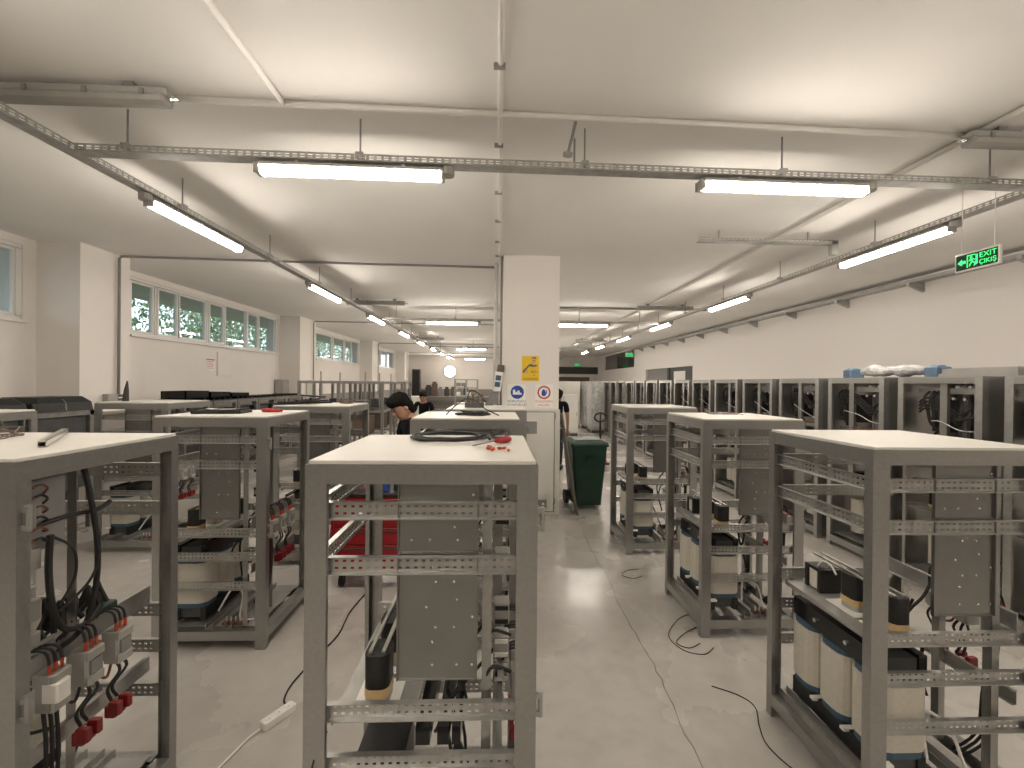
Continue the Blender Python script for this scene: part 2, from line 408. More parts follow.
def lamp(label, x, y, rz, z=3.215):
    if first[0]:
        first[0] = False; lp.location = (x, y, z); lp.rotation_euler = (0, 0, rz); lp['label'] = label; lp['group'] = 'lit strip lamps under the trays'; return lp
    return dup(lp, label, (x, y, z), rz, 'lit strip lamps under the trays')
for k, y in enumerate((3.57, 6.54, 9.5, 12.5, 15.4, 18.4, 21.4, 24.4)):
    lamp('lit strip lamp under the long left cable tray, %s from the camera' % ORD[k], XTL, y + .61, R(-90))
for k, y in enumerate((3.716, 6.83, 9.95, 13.05, 16.15, 19.0)):
    lamp('lit strip lamp under the long right cable tray, %s from the camera' % ORD[k], XTR, y + .61, R(-90))
for lb, x, y in (('left', -1.604 + .611, 3.0), ('right', 1.434 + .611, 3.0)):
    lamp('lit strip lamp under the nearest crossing tray, %s of the pair' % lb, x, y + x * al, al)
for k, y in enumerate((10.45, 18.55)):
    for lb, x in (('left', -1.08), ('right', 2.08)):
        lamp('lit strip lamp under the %s crossing tray, %s of the pair' % (ORD[k + 1], lb), x, y + x * al, al)
lamp('lit strip lamp under the farthest crossing tray by the back wall', -1.33, 26.5 - 1.33 * al, al)
k = 0
for x, y, rz in [(XTL, y, R(90)) for y in (1.2, -1.8)] + [(XTR, y, R(90)) for y in (1.2, -1.8)] + [(x, -1.6, 0) for x in (-1.0, 2.0)]:  # crossing pair is unseen, added to brighten the near ceiling; others continue tray rows
    lamp('lit strip lamp out of view behind the camera, %s of six' % ('first', *ORD[1:12])[k], x, y, rz); k += 1
# unlit fixtures fixed to the ceiling
def fixture_proto():
    t = thing('ceiling_fixture', 'proto', 'lamp', (0, 0, 0))
    MB().cbox(-.63, -.05, .035, .63, .05, .075, .012).build('housing', 'lamp_body', t)
    rs = []
    for x, k in ((-.62, .7), (-.61, 1), (.61, 1), (.62, .7)):
        rs.append([Vector((x, .055 * k * math.cos(a), .02 + .04 * k * math.sin(a))) for a in [2 * math.pi * i / 10 for i in range(10)]])
    m = MB(); m.rings(rs); m.build('diffuser', 'plastic_grey', t, smooth=False)
    for x in (-.5, -.17, .17, .5): MB().box(x - .012, -.06, .02, x + .012, .06, .06).build('clip', 'conduit_grey', t)
    for x in (-.4, .4): MB().box(x - .03, -.03, .07, x + .03, .03, .115).build('bracket', 'conduit_grey', t)
    MB().cyl((.625, 0, .025), (.68, 0, .025), .012, 8).build('cable_gland', 'chrome', t)
    return t
fx = fixture_proto(); fxl = [(-2.62, 2.70, 'nearest unlit tube fixture at the upper left of the ceiling'), (-2.62, 9.46, 'second unlit tube fixture at the left of the ceiling'), (-2.72, 17.1, 'third unlit tube fixture at the left of the ceiling'),
      (3.83, 2.86, 'nearest unlit tube fixture at the upper right edge of the ceiling'), (3.75, 9.55, 'second unlit tube fixture at the right of the ceiling'), (3.75, 17.0, 'third unlit tube fixture at the right of the ceiling')]
for i, (x, y, lb) in enumerate(fxl):
    if i == 0: fx.location = (x, y, 3.465); fx['label'] = lb; fx['group'] = 'unlit ceiling fixtures'
    else: dup(fx, lb, (x, y, 3.465), R(180) if x > 0 else 0, 'unlit ceiling fixtures')
# short ceiling tray with drop to the right tray
t = thing('tray_branch', 'short grey tray branch on the ceiling that bends down to the right tray', 'cable tray', (2.29, 4.9, 3.44))
perforated(1.64, .04, .05, .03, [(.009, .016), (.024, .031)], .004).build('tray_side', 'tray_steel', t, loc=(0, -.035, 0))
MB().box(0, -.035, -.003, 1.64, .035, 0).build('tray_base', 'tray_steel', t)
MB().box(1.57, -.035, -.12, 1.64, .035, .035).build('drop', 'tray_steel', t)
MB().tube([(.05, 0, .02), (1.0, .01, .02), (1.5, 0, .02), (1.60, 0, -.03), (1.63, 0, -.10)], .012, 6, 4).build('cable', 'conduit_grey', t)
for x in (.25, 1.3): MB().cyl((x, 0, 0), (x, 0, HC - 3.44), .007, 6).build('hanger_rod', 'conduit_grey', t)
# conduits on the ceiling
def conduit(label, pts, r, mt='conduit_white', clips=(), name='ceiling_conduit'):
    t = thing(name, label, 'conduit', pts[0])
    o = Vector(pts[0]); MB().tube([Vector(p) - o for p in pts], r, 8).build('pipe', mt, t, smooth=True)
    for c in clips:
        c = Vector(c) - o
        m = MB(); m.box(c.x - r * 1.9, c.y - .012, c.z - r * 1.25, c.x + r * 1.9, c.y + .012, c.z + r * .2); m.build('clip', 'conduit_grey', t)
    return t
zc = HC - .022
conduit('white conduit running down the middle of the ceiling with dark clips', [(.0, -1, zc), (.008, 3.2, zc), (.03, 6.3, zc), (.04, 6.4, zc)], .017, clips=[(.0, y, zc) for y in (.9, 1.65, 2.4, 3.2, 4.0, 4.7, 5.4, 6.0)])
conduit('white conduit crossing the ceiling above the nearest tray', [(-2.1, 2.79, zc), (0, 2.84, zc), (3.3, 2.93, zc)], .020)
conduit('white conduit on the ceiling at the upper left, ending at the crossing conduit', [(-1.32, -.5, zc), (-1.37, 2.8, zc)], .018)
conduit('white conduit on the ceiling along the right side toward the back', [(3.30, 2.9, zc), (3.40, 9.0, zc), (3.45, 20, zc)], .022)
conduit('white conduit on the ceiling at the upper right edge', [(3.28, -.5, zc), (3.30, 2.88, zc)], .022)
for i, (y, a) in enumerate(((6.6, 'nearest'), (13.2, 'second'), (20.2, 'third'), (26.6, 'farthest'))):
    conduit('grey conduit crossing from the left pilaster to the middle of the ceiling, %s of four' % a, [(-5.41, y - .2, 1.58 if i == 0 else 1.2), (-5.41, y - .2, HC - .06), (-5.38, y - .2, HC - .03), (-3, y - .1, HC - .03), (.0, y, HC - .03)], .018, 'conduit_grey')
conduit('grey pipe crossing the ceiling beyond the pillar, right of it', [(.9, 10.0, HC - .03), (4.9, 10.0, HC - .03)], .025, 'conduit_grey')
conduit('vertical grey conduit on the left side of the pillar', [(.06, 6.12, 1.4), (.06, 6.12, HC)], .016, 'conduit_grey', name='wall_conduit')
conduit('vertical white pipe beside the pillar left side', [(-.02, 6.5, 1.3), (-.02, 6.5, HC)], .03, 'conduit_white', name='wall_conduit')
# detector arm by the crossing tray
t = thing('pipe_nozzle', 'small grey nozzle on a bent pipe hanging from the ceiling near the middle', 'nozzle', (.52, 3.1, HC))
MB().tube([(.0, -.17, 0), (-.005, -.14, -.03), (-.03, -.05, -.15)], .011, 6, 3).build('pipe', 'conduit_grey', t)
MB().cyl((-.03, -.05, -.15), (-.032, -.045, -.175), .035, 12).build('head', 'plastic_grey', t)
MB().cyl((.03, .04, 0), (.03, .04, -.22), .008, 6).build('rod', 'conduit_grey', t)
# wall tray on brackets along the right wall
t = thing('wall_cable_tray', 'cable tray on small brackets along the right wall under the ceiling', 'cable tray', (XR, 0, 3.46))
MB().box(-.20, -8.5, .0, -.02, 21.2, .006).build('tray_base', 'tray_steel', t)
MB().box(-.203, -8.5, .0, -.20, 21.2, .045).build('tray_side', 'galv_bright', t)
for i in range(15):
    y = .80 + 1.47 * i
    m = MB(); m.box(-.26, y - .025, -.03, 0, y + .025, 0); m.prism([(0, -.15), (0, -.03), (-.26, -.03), (-.26, -.05)], y - .025, y + .025, Matrix(((1, 0, 0, 0), (0, 0, 1, 0), (0, 1, 0, 0), (0, 0, 0, 1)))); m.build('bracket', 'tray_steel', t)
for k in range(4):
    pts = [(-.17 + .035 * k, -8 + 1.5 * j, .022 + .012 * (k % 2) + random.uniform(-.004, .03)) for j in range(19)]
    MB().tube(pts, .016, 6, 3).build('cable', ['rubber', 'conduit_grey', 'conduit_white', 'rubber'][k], t)
# exit signs
def exit_sign(label, loc):
    t = thing('exit_sign', label, 'exit sign', loc)
    MB().cbox(-.012, -.165, -.075, .012, .165, .075, .004).build('case', 'plastic_white', t)
    f = MB().box(-.0145, -.152, -.062, -.012, .152, .062).build('face', 'exit_green', t)
    MR = Matrix.Translation((-.0152, 0, 0)) @ Euler((R(90), 0, R(-90))).to_matrix().to_4x4()
    text('lettering', 'EXIT', .058, 'exit_glow', t, MR @ Matrix.Translation((.085, .027, 0)), sx=1.05)
    text('lettering', 'ÇIKIŞ', .050, 'exit_glow', t, MR @ Matrix.Translation((.085, -.028, 0)), sx=1.0)
    m = MB(); Q = MR
    def poly(pp):
        m.add([Q @ Vector((x, y, z)) for z in (0, .0008) for x, y in pp], [tuple(range(len(pp))), tuple(range(len(pp), 2 * len(pp)))])
    poly([(-.140, 0), (-.105, .028), (-.105, .012), (-.078, .012), (-.078, -.012), (-.105, -.012), (-.105, -.028)])
    m.build('arrow', 'exit_glow', t)
    m = MB()
    poly([(-.068, -.050), (-.060, -.050), (-.060, .042), (-.004, .042), (-.004, .050), (-.068, .050)])
    poly([(-.002, -.040), (.012, -.032), (.012, .046), (-.002, .040)])
    m.build('door_symbol', 'exit_glow', t)
    m = MB()
    poly([(-.036 + .010 * math.cos(a * .785), .028 + .010 * math.sin(a * .785)) for a in range(8)])
    poly([(-.046, .014), (-.028, .016), (-.020, -.010), (-.032, -.014)]); poly([(-.046, .014), (-.054, .0), (-.050, -.003), (-.040, .010)])
    poly([(-.032, -.010), (-.046, -.022), (-.052, -.042), (-.045, -.044), (-.038, -.026), (-.024, -.014)])
    poly([(-.026, -.012), (-.010, -.026), (-.016, -.046), (-.009, -.047), (-.002, -.024), (-.018, -.006)])
    poly([(-.026, .014), (-.012, .002), (-.006, .006), (-.022, .018)])
    m.build('running_figure', 'exit_glow', t)
    for y in (-.12, .12):
        MB().cyl((0, y, .075), (0, y, HC - loc[2]), .003, 5).build('hanger_wire', 'plastic_white', t)
    return t
exit_sign('green EXIT sign with arrow hanging at the upper right', (3.90, 3.385, 2.84))
for nm, loc in (('far right wall opening', (6.5, 21.0, 3.22)), ('dark lintel at the right rear', (5.3, 28.4, 3.02))):
    t = thing('exit_sign', 'small distant green exit sign by the %s' % nm, 'exit sign', loc)
    MB().cbox(-.2, -.02, -.1, .2, .02, .1, .01).build('case', 'plastic_white', t)
    MB().box(-.18, -.024, -.085, .18, -.02, .085).build('face', 'exit_glow_far', t)
    MB().cyl((0, 0, .1), (0, 0, HC - loc[2]), .006, 6).build('hanger_wire', 'plastic_white', t)

# ------------------------------------------------------------------ open assembly frames
W, L, H, P, Q = .74, .66, 1.557, .068, .042
LEV = [1.372, 1.202, .748, .588, .392]           # lower edges of the perforated rails
RH = .055
def post_poly(sx, sy, lip=.018, t=.003):
    pp = [(0, 0), (P, 0), (P, lip), (P - t, lip), (P - t, t), (t, t), (t, Q - t), (lip, Q - t), (lip, Q), (0, Q)]
    pp = [(x if sx < 0 else W - x, y if sy < 0 else L - y) for x, y in pp]
    return pp if sx * sy > 0 else pp[::-1]
def channel(m, p0, p1, z0, z1, nrm, t=.003, fl=.03):
    """C section from p0 to p1 (horizontal), outer web through p0-p1, flanges go along nrm"""
    (xa, ya), (xb, yb) = p0, p1; nx, ny = nrm
    def b(d0, d1, za, zb):
        xs = [xa + nx * d0, xb + nx * d0, xa + nx * d1, xb + nx * d1]; ys = [ya + ny * d0, yb + ny * d0, ya + ny * d1, yb + ny * d1]
        m.box(min(xs), min(ys), za, max(xs), max(ys), zb)
    b(0, t, z0, z1); b(t, fl, z1 - t, z1); b(t, fl, z0, z0 + t)
    return m
railX = perforated(W - 2 * P + .02, RH, .0255, .011, [(.012, .019), (.034, .041)], .020, inward=-1).mesh('perforated_rail'); railX.materials.append(MATS['galv_bright'])
railY = perforated(L - 2 * Q + .02, RH, .0255, .011, [(.012, .019), (.034, .041)], .020, inward=-1).mesh('perforated_rail'); railY.materials.append(MATS['galv_bright'])
def rrect(x0, y0, x1, y1, r, n=4):
    pts = []
    for cx, cy, a0 in ((x1 - r, y0 + r, -90), (x1 - r, y1 - r, 0), (x0 + r, y1 - r, 90), (x0 + r, y0 + r, 180)):
        for k in range(n + 1):
            a = R(a0 + 90 * k / n); pts.append((cx + r * math.cos(a), cy + r * math.sin(a)))
    return pts
def contactor(t, y, lead=True, z=.77):
    x = W - .090
    c = MB().cbox(x + .012, y - .034, z - .055, x + .075, y + .034, z + .055, .006).build('contactor', 'plastic_grey', t)
    MB().cbox(x + .02, y - .033, z + .022, x + .085, y + .033, z + .055, .006).build('terminal_cover', 'plastic_grey', c); MB().cbox(x + .02, y - .033, z - .068, x + .085, y + .033, z - .035, .006).build('terminal_cover', 'plastic_grey', c)
    MB().box(x + .07, y - .022, z - .03, x + .083, y + .022, z + .018).build('front_block', 'mid_grey', c)
    for k in (-1, 0, 1):
        MB().cyl((x + .06, y + k * .021, z + .055), (x + .06, y + k * .021, z + .085), .005, 6).build('lead_sleeve', 'orange' if lead else 'rubber', c)
        MB().tube([(x + .06, y + k * .021, z + .08), (x + .045, y + k * .02, z + .125), (x - .0, y + k * .015 - .02, z + .13), (x - .04, y + k * .01 - .05, z + .06)], .0045, 6, 4).build('lead', 'rubber', c)
    return c
def reactor(t, x, y, z=.745):
    o = MB(); pp = rrect(x - .042, y - .05, x + .042, y + .05, .028)
    r_ = MB().prism(pp, z + .052, z + .165).build('reactor', 'black', t)
    MB().prism(rrect(x - .043, y - .051, x + .043, y + .051, .028), z + .028, z + .056).build('tape_band', 'tape_tan', r_)
    MB().prism(rrect(x - .041, y - .049, x + .041, y + .049, .028), z + .004, z + .03).build('base_band', 'plate_galv', r_)
    MB().box(x - .075, y - .085, z, x + .075, y + .085, z + .004).build('insulation_sheet', 'paper', r_)
    for k in (-1, 1):
        MB().box(x + k * .022 - .006, y - .035, z + .166, x + k * .022 + .006, y + .24, z + .174).build('terminal_bar', 'alu', r_)
    return r_
def make_frame():
    t = thing('assembly_frame', 'proto', 'frame', (0, 0, 0))
    for sx, sy in ((-1, -1), (1, -1), (-1, 1), (1, 1)):
        MB().prism(post_poly(sx, sy), 0, H - .012).build('post', 'galv', t)
    z0, z1 = H - .072, H - .012
    for p0, p1, nr in (((P, .001), (W - P, .001), (0, 1)), ((P, L - .001), (W - P, L - .001), (0, -1)), ((.001, Q), (.001, L - Q), (1, 0)), ((W - .001, Q), (W - .001, L - Q), (-1, 0))):
        channel(MB(), p0, p1, z0, z1, nr).build('top_rail', 'galv', t)
        channel(MB(), p0, p1, .062, .124, nr, fl=.06).build('bottom_rail', 'galv', t)
    MB().cbox(.008, .004, H - .012, W - .008, L - .004, H, .003).build('top_plate', 'powder_cream', t)
    for z in LEV:
        link('perforated_rail', railX, t, (P - .01, .030, z))
        link('perforated_rail', railX, t, (W - P + .01, L - .030, z), R(180))
    for z in LEV[:2]:
        link('side_rail', railY, t, (.034, L - Q + .01, z), R(-90))
    # mounting plates behind the front rails
    for a, b in ((1.428, H - .072), (1.262, 1.425), (.862, 1.258)):
        m = MB(); m.box(.285, .036, a, .548, .040, b); m.box(.285, .026, a, .289, .036, b); m.box(.544, .026, a, .548, .036, b); m.box(.289, .030, a, .544, .036, a + .003)
        p_ = m.build('mounting_plate', 'sheet', t)
        bm = MB()
        spots = [(.33, .25), (.39, .75), (.48, .75), (.39, .25), (.48, .25), (.47, .5)] if b > 1.26 and b < 1.43 else ([(.53, .3)] if b > 1.43 else [(.40, .12), (.40, .30), (.41, .42), (.41, .78), (.40, .90), (.48, .12), (.47, .42), (.48, .64), (.47, .78), (.48, .90), (.53, .12), (.53, .5), (.38, .58)])
        for x, k in spots: bm.disc((x, .036, a + (b - a) * k), (0, -1, 0), .0042, .004, 6)
        q = bm.build('bolt_heads', 'chrome', p_); q['kind'] = 'stuff'
    # upright struts
    for x, y in ((.562, .05), (.60, .30)):
        m = MB(); m.box(x, y, .13, x + .003, y + .035, H - .075); m.box(x, y, .13, x + .032, y + .003, H - .075); m.build('strut', 'galv', t)
    # fuse carriers stacked on the right strut
    for i, z in enumerate((1.36, 1.20, 1.03, .92, .84)):
        c = MB().cbox(.60, .10, z - .035, .655, .16, z + .035, .005).build('fuse_holder', 'plastic_grey', t)
        for k in (-1, 1): MB().box(.605, .094, z + k * .022 - .006, .65, .10, z + k * .022 + .006).build('clamp', 'plastic_white' if i > 2 else 'black', c)
    # shelf with reactors
    m = MB(); m.box(.075, .035, .735, .345, L - .035, .742); m.box(.075, .035, .72, .078, L - .035, .735); m.box(.342, .035, .72, .345, L - .035, .735)
    m.build('shelf', 'plate_galv', t)
    reactor(t, .205, .125); reactor(t, .205, .32)
    tr = MB().box(.15, .47, .742, .26, .49, .86).build('small_transformer', 'black', t)
    MB().prism(rrect(.155, .485, .255, .565, .02), .752, .845).build('winding', 'coil_cream', tr)
    MB().box(.15, .56, .742, .26, .58, .86).build('core_plate', 'black', tr); MB().box(.15, .49, .846, .26, .56, .862).build('core_top', 'black', tr)
    for x in (.175, .235): MB().tube([(x, .52, .86), (x + .01, .50, .895), (x + .03, .47, .885), (x + .035, .44, .85)], .005, 6, 4).build('lead', 'plastic_white', tr)
    # three phase transformer under the shelf
    ty = MB().box(.10, .07, .585, .135, L - .07, .675).build('transformer', 'black_gloss', t)
    MB().box(.27, .07, .585, .305, L - .07, .675).build('yoke_clamp', 'black_gloss', ty); MB().box(.135, .08, .59, .27, L - .08, .66).build('core', 'dark_grey', ty)
    for yy in (.14, .33, .52):
        c = MB().prism(rrect(.085, yy - .088, .315, yy + .088, .06), .285, .555).build('coil', 'coil_cream', ty, smooth=False)
        MB().prism(rrect(.092, yy - .082, .308, yy + .082, .055), .555, .582).build('coil_end', 'coil_blue', ty)
        MB().prism(rrect(.092, yy - .082, .308, yy + .082, .055), .252, .285).build('coil_end', 'coil_blue', ty)
        MB().disc((.10, yy - .09, .63), (-1, 0, 0), .010, .010, 8).build('bolt', 'chrome', ty)
        MB().box(.075, yy - .11, .24, .13, yy - .085, .252).build('spacer', 'paper', ty)
    MB().box(.10, .07, .165, .135, L - .07, .25).build('yoke_clamp', 'black', ty); MB().box(.27, .07, .165, .305, L - .07, .25).build('yoke_clamp', 'black', ty); MB().box(.135, .08, .18, .27, L - .08, .25).build('core', 'dark_grey', ty)
    for x in (.045, .33, .45):
        m = MB(); m.box(x, .03, .125, x + .05, L - .03, .129); m.box(x, .03, .129, x + .003, L - .03, .165); m.box(x + .047, .03, .129, x + .05, L - .03, .165); m.build('base_channel', 'galv_bright', t)
    # right side: contactor rail and outgoing terminals
    channel(MB(), (W - .105, .02), (W - .105, L - .02), .80, .878, (-1, 0), fl=.02).build('contactor_rail', 'galv_bright', t)
    channel(MB(), (W - .105, .02), (W - .105, L - .02), .50, .560, (-1, 0), fl=.02).build('terminal_rail', 'galv_bright', t)
    for y in (.15, .275, .40): contactor(t, y)
    for y in (.275, .405):
        m = MB(); m.cbox(W - 0.075, y - .028, .485, W - 0.030, y + .028, .53, .006); m.cbox(W - 0.055, y - .035, .50, W - 0.010, y - .012, .55, .005); m.cbox(W - 0.055, y + .010, .50, W - 0.010, y + .033, .55, .005)
        c = m.build('outlet_terminal', 'dark_red', t)
        MB().box(W - .058, y - .008, .48, W - .05, y + .008, .535).build('contact_blade', 'plastic_white', c)
    for y0, dy in ((.27, .0), (.29, .012), (.395, .0), (.415, .012)):
        MB().tube([(W - .05, y0, .705), (W - .045, y0 + .02 + dy, .65), (W - .06, y0 - .015, .60), (W - .06, y0 + dy * .5, .545)], .0055, 6, 4).build('outgoing_cable', 'rubber', t)
    for y0 in (.13, .15, .17):
        MB().tube([(W - .05, y0, .705), (W - .05, y0 + .01, .58), (W - .06, y0 + .015, .42), (W - .09, y0 + .01, .26), (W - .16, y0 + .05, .15)], .006, 6, 4).build('outgoing_cable', 'rubber', t)
    MB().tube([(W - .05, .31, .71), (W - .04, .34, .67), (W - .05, .37, .665), (W - .05, .385, .71)], .005, 6, 4).build('jumper', 'copper', t)
    MB().tube([(W - .05, .19, .71), (W - .04, .215, .67), (W - .05, .245, .665), (W - .05, .26, .71)], .005, 6, 4).build('jumper', 'rubber', t)
    # cables on the floor of the frame
    MB().tube([(.36, .12, .20), (.42, .2, .34), (.50, .16, .30), (.52, .1, .16), (.60, .12, .14)], .007, 6, 5).build('loose_cable', 'plastic_white', t)
    MB().tube([(.62, .45, .72), (.52, .40, .64), (.45, .25, .66), (.40, .2, .58), (.38, .35, .45), (.47, .5, .35), (.5, .3, .16)], .007, 6, 5).build('loose_cable', 'rubber', t)
    MB().tube([(.57, .3, .9), (.50, .28, .82), (.44, .3, .72), (.42, .26, .60), (.46, .22, .40)], .007, 6, 5).build('loose_cable', 'rubber', t)
    b = MB().box(.42, .06, .13, .58, .10, .15).build('terminal_strip', 'copper', t)
    for k in range(5): MB().cyl((.44 + .03 * k, .08, .15), (.44 + .03 * k, .08, .185), .004, 6).build('terminal_pin', 'plastic_white', b)
    # hinges on the right front post
    for z in (1.372, .79):
        m = MB(); m.box(W, .018, z - .04, W + .004, .052, z + .04); m.cyl((W + .016, .02, z - .038), (W + .016, .02, z + .038), .008, 8); m.box(W, .012, z + .02, W + .02, .03, z + .035); m.box(W, .012, z - .035, W + .02, .03, z - .02)
        m.build('hinge', 'galv_bright', t)
    return t
FR = make_frame(); GF = 'open galvanised assembly frames'
FR.location = (1.507, 1.673, 0); FR['label'] = 'open galvanised frame at the right foreground with cream coils and black reactors'; FR['group'] = GF
LOWER = ('transformer',)
fc = dup(FR, 'open galvanised frame in the centre foreground with red screwdriver on its white top', (-.578, 1.335, 0), 0, GF, LOWER); fc.scale = (.96, 1, 1)
fl = dup(FR, 'open galvanised frame at the left foreground edge showing contactors and red terminals', (-2.17, 1.345, 0), 0, GF)
fr2 = dup(FR, 'second open frame along the right side of the aisle, behind the right foreground one', (1.47, 3.02, 0), 0, GF)
fr3 = dup(FR, 'third open frame along the right side of the aisle, beside the green bin', (1.382, 4.495, 0), 0, GF)
fl2 = dup(FR, 'open frame with red terminals behind the left foreground frame, black tray on top', (-2.265, 2.94, 0), 0, GF)
fl3 = dup(FR, 'open frame far left beside the pilaster conduit, seen over the left foreground frame', (-4.13, 4.60, 0), 0, GF)
fl0 = dup(FR, 'open frame at the left picture edge with wire tangle in front of it', (-4.27, 2.80, 0), 0, GF)
fl4 = dup(FR, 'open frame left of the bending worker with black strips on its top', (-2.17, 4.27, 0), 0, GF)
fc2 = dup(FR, 'open frame directly behind the centre foreground frame, cable tangle on top', (-.575, 2.915, 0), 0, GF)
fc3 = dup(FR, 'open frame farthest back in the centre row, beside the grey pillar cabinet', (-.46, 3.95, 0), 0, GF)
# the centre frame has a black box and cable ducts below its shelf
m = MB(); m.cbox(.12, .10, .40, .29, .34, .535, .006); m.build('control_box', 'black', fc)
for x, w_ in ((.335, .05), (.41, .04), (.46, .03)):
    MB().box(x, .10, .60, x + w_, .60, .66).build('cable_duct', 'black_gloss', fc)
for k in range(4):
    MB().tube([(.48 + .012 * k, .35, .86), (.47 + .015 * k, .30, .72), (.50 - .02 * k, .25, .62), (.46 + .01 * k, .2, .50), (.44 + .03 * k, .3, .30)], .006, 6, 5).build('loose_cable', 'rubber', fc)
MB().box(.05, .05, .20, .30, .60, .206).build('base_plate', 'plate_galv', fc)
MB().tube([(.66, .07, .98), (.60, .06, 1.0), (.58, .07, .96), (.585, .08, .90)], .005, 6, 4).build('loose_cable', 'rubber', fc)
MB().tube([(.66, .07, .86), (.60, .05, .89), (.575, .06, .84), (.59, .08, .77)], .006, 6, 4).build('loose_cable', 'rubber', fc)
MB().tube([(.06, .04, .70), (.03, -.006, .62), (.02, -.008, .45), (.06, -.006, .30), (.09, .02, .1)], .003, 5, 5).build('thin_wire', 'rubber', fc)
# the left frame has a harness hanging by its near right post
hb = MB().box(W - .14, .10, 1.22, W - .10, .30, 1.46).build('busbar_block', 'mid_grey', fl)
hb.location.y = -.05
for k in range(6):
    MB().box(W - .10, .10, 1.44 - .035 * k, W - .06, .16, 1.446 - .035 * k).build('copper_bar', 'copper', hb)
    MB().tube([(W - .07, .16, 1.443 - .035 * k), (W - .06, .18, 1.45 - .035 * k), (W - .07, .21, 1.43 - .035 * k), (W - .11, .23, 1.40 - .03 * k)], .004, 6, 3).build('lead', 'rubber' if k % 2 else 'copper', hb)
for r_, pts in ((.010, [(W - .07, .17, 1.27), (W - .07, .165, 1.15), (W - .06, .17, 1.02), (W - .06, .21, .93), (W - .07, .30, .90), (W - .08, .37, .93)]),
                (.009, [(W - .09, .30, 1.50), (W - .07, .31, 1.38), (W - .06, .33, 1.2), (W - .06, .33, 1.05), (W - .07, .31, .92), (W - .09, .27, .86), (W - .13, .2, .83)]),
                (.0045, [(W - .07, .18, 1.26), (W - .05, .23, 1.2), (W - .05, .235, 1.10), (W - .06, .19, 1.02)]),
                (.0045, [(W - .07, .32, 1.32), (W - .05, .325, 1.15), (W - .05, .29, 1.06), (W - .06, .19, 1.0)]),
                (.008, [(W - .11, .12, 1.30), (W - .09, .25, 1.31), (W - .09, .36, 1.30), (W - .11, .44, 1.31)])):
    MB().tube(pts, r_, 8, 6).build('harness_cable', 'rubber', fl)
rnd = random.Random(3)
for k in range(12):
    y = .06 + .035 * k; MB().tube([(W - .12, y, .90), (W - .14 - rnd.random() * .04, y + rnd.uniform(-.03, .05), .95 + rnd.random() * .04), (W - .20, y + .05, .93), (W - .24, y + .02, .86)], .009, 6, 4).build('harness_cable', 'rubber', fl)
MB().cbox(W - .20, .08, 1.06, W - .12, .16, 1.10, .012).build('fuse_cap', 'orange', fl)
MB().prism(rrect(W - .26, .08, W - .13, .22, .03), .90, 1.03).build('filter_coil', 'coil_cream', fl)
MB().cbox(W - .045, .115, .735, W + .01, .165, .80, .006).build('socket_block', 'plastic_white', fl)
MB().tube([(W - .08, .05, .36), (W - .06, .10, .40), (W - .07, .16, .36), (W - .12, .2, .28)], .007, 6, 4).build('earth_cable', 'yellow_green', fl)
MB().cbox(W - .15, .38, .885, W - .09, .46, .91, .006).build('green_clip', 'green_bin', fl)
for f_ in (fl, fl2):
    MB().box(.10, .05, .13, W - .08, L - .05, .134).build('base_plate', 'plate_galv', f_)
# reddish tint on the centre frame post is reflected light, left unmodelled
# ------------------------------------------------------------------ things on the frame tops
ZT = H
def coil(label, loc, r0, turns, rw, mt, squash=.7, seed=0, cat='cable', name='cable_coil', rz=0, h=.012):
    rnd = random.Random(seed); pts = []; n = turns * 14
    for i in range(n + 1):
        a = 2 * math.pi * i / 14; rr = r0 * (1 + .13 * math.sin(a * .37 + seed) + rnd.uniform(-.04, .04))
        pts.append((rr * math.cos(a), rr * squash * math.sin(a), rw + h * (i / n) + rnd.uniform(0, .004)))
    pts.append((pts[-1][0] * 1.2, pts[-1][1] - .05, rw))
    o = MB().tube(pts, rw, 6, 2).build(name, mt, None, smooth=True, loc=loc); o.rotation_euler.z = rz
    return tag(o, label, cat)
coil('coil of black cable on top of the centre foreground frame', (-.598 + .40, 1.41 + .45, ZT), .15, 5, .004, 'rubber', .80, 1, h=.012)
def tangle(label, loc, rx, ry, hz, n, rw, mt, seed, name='wire_tangle'):
    rnd = random.Random(seed); m = MB()
    for k in range(n):
        a = rnd.uniform(0, 6.28); pts = []
        for j in range(7):
            a += rnd.uniform(.5, 1.5); q = rnd.uniform(.4, 1)
            pts.append((rx * q * math.cos(a), ry * q * math.sin(a), rw + hz * max(0, math.sin(j * .9 + k)) * rnd.random()))
        m.tube(pts, rw, 5, 4)
    o = m.build(name, mt, None, smooth=True, loc=loc); return tag(o, label, 'wires')
tangle('scribble of thin black wires on the centre foreground top near the screwdriver', (-.598 + .61, 1.41 + .50, ZT + .003), .045, .07, .02, 4, .0025, 'rubber', 5)
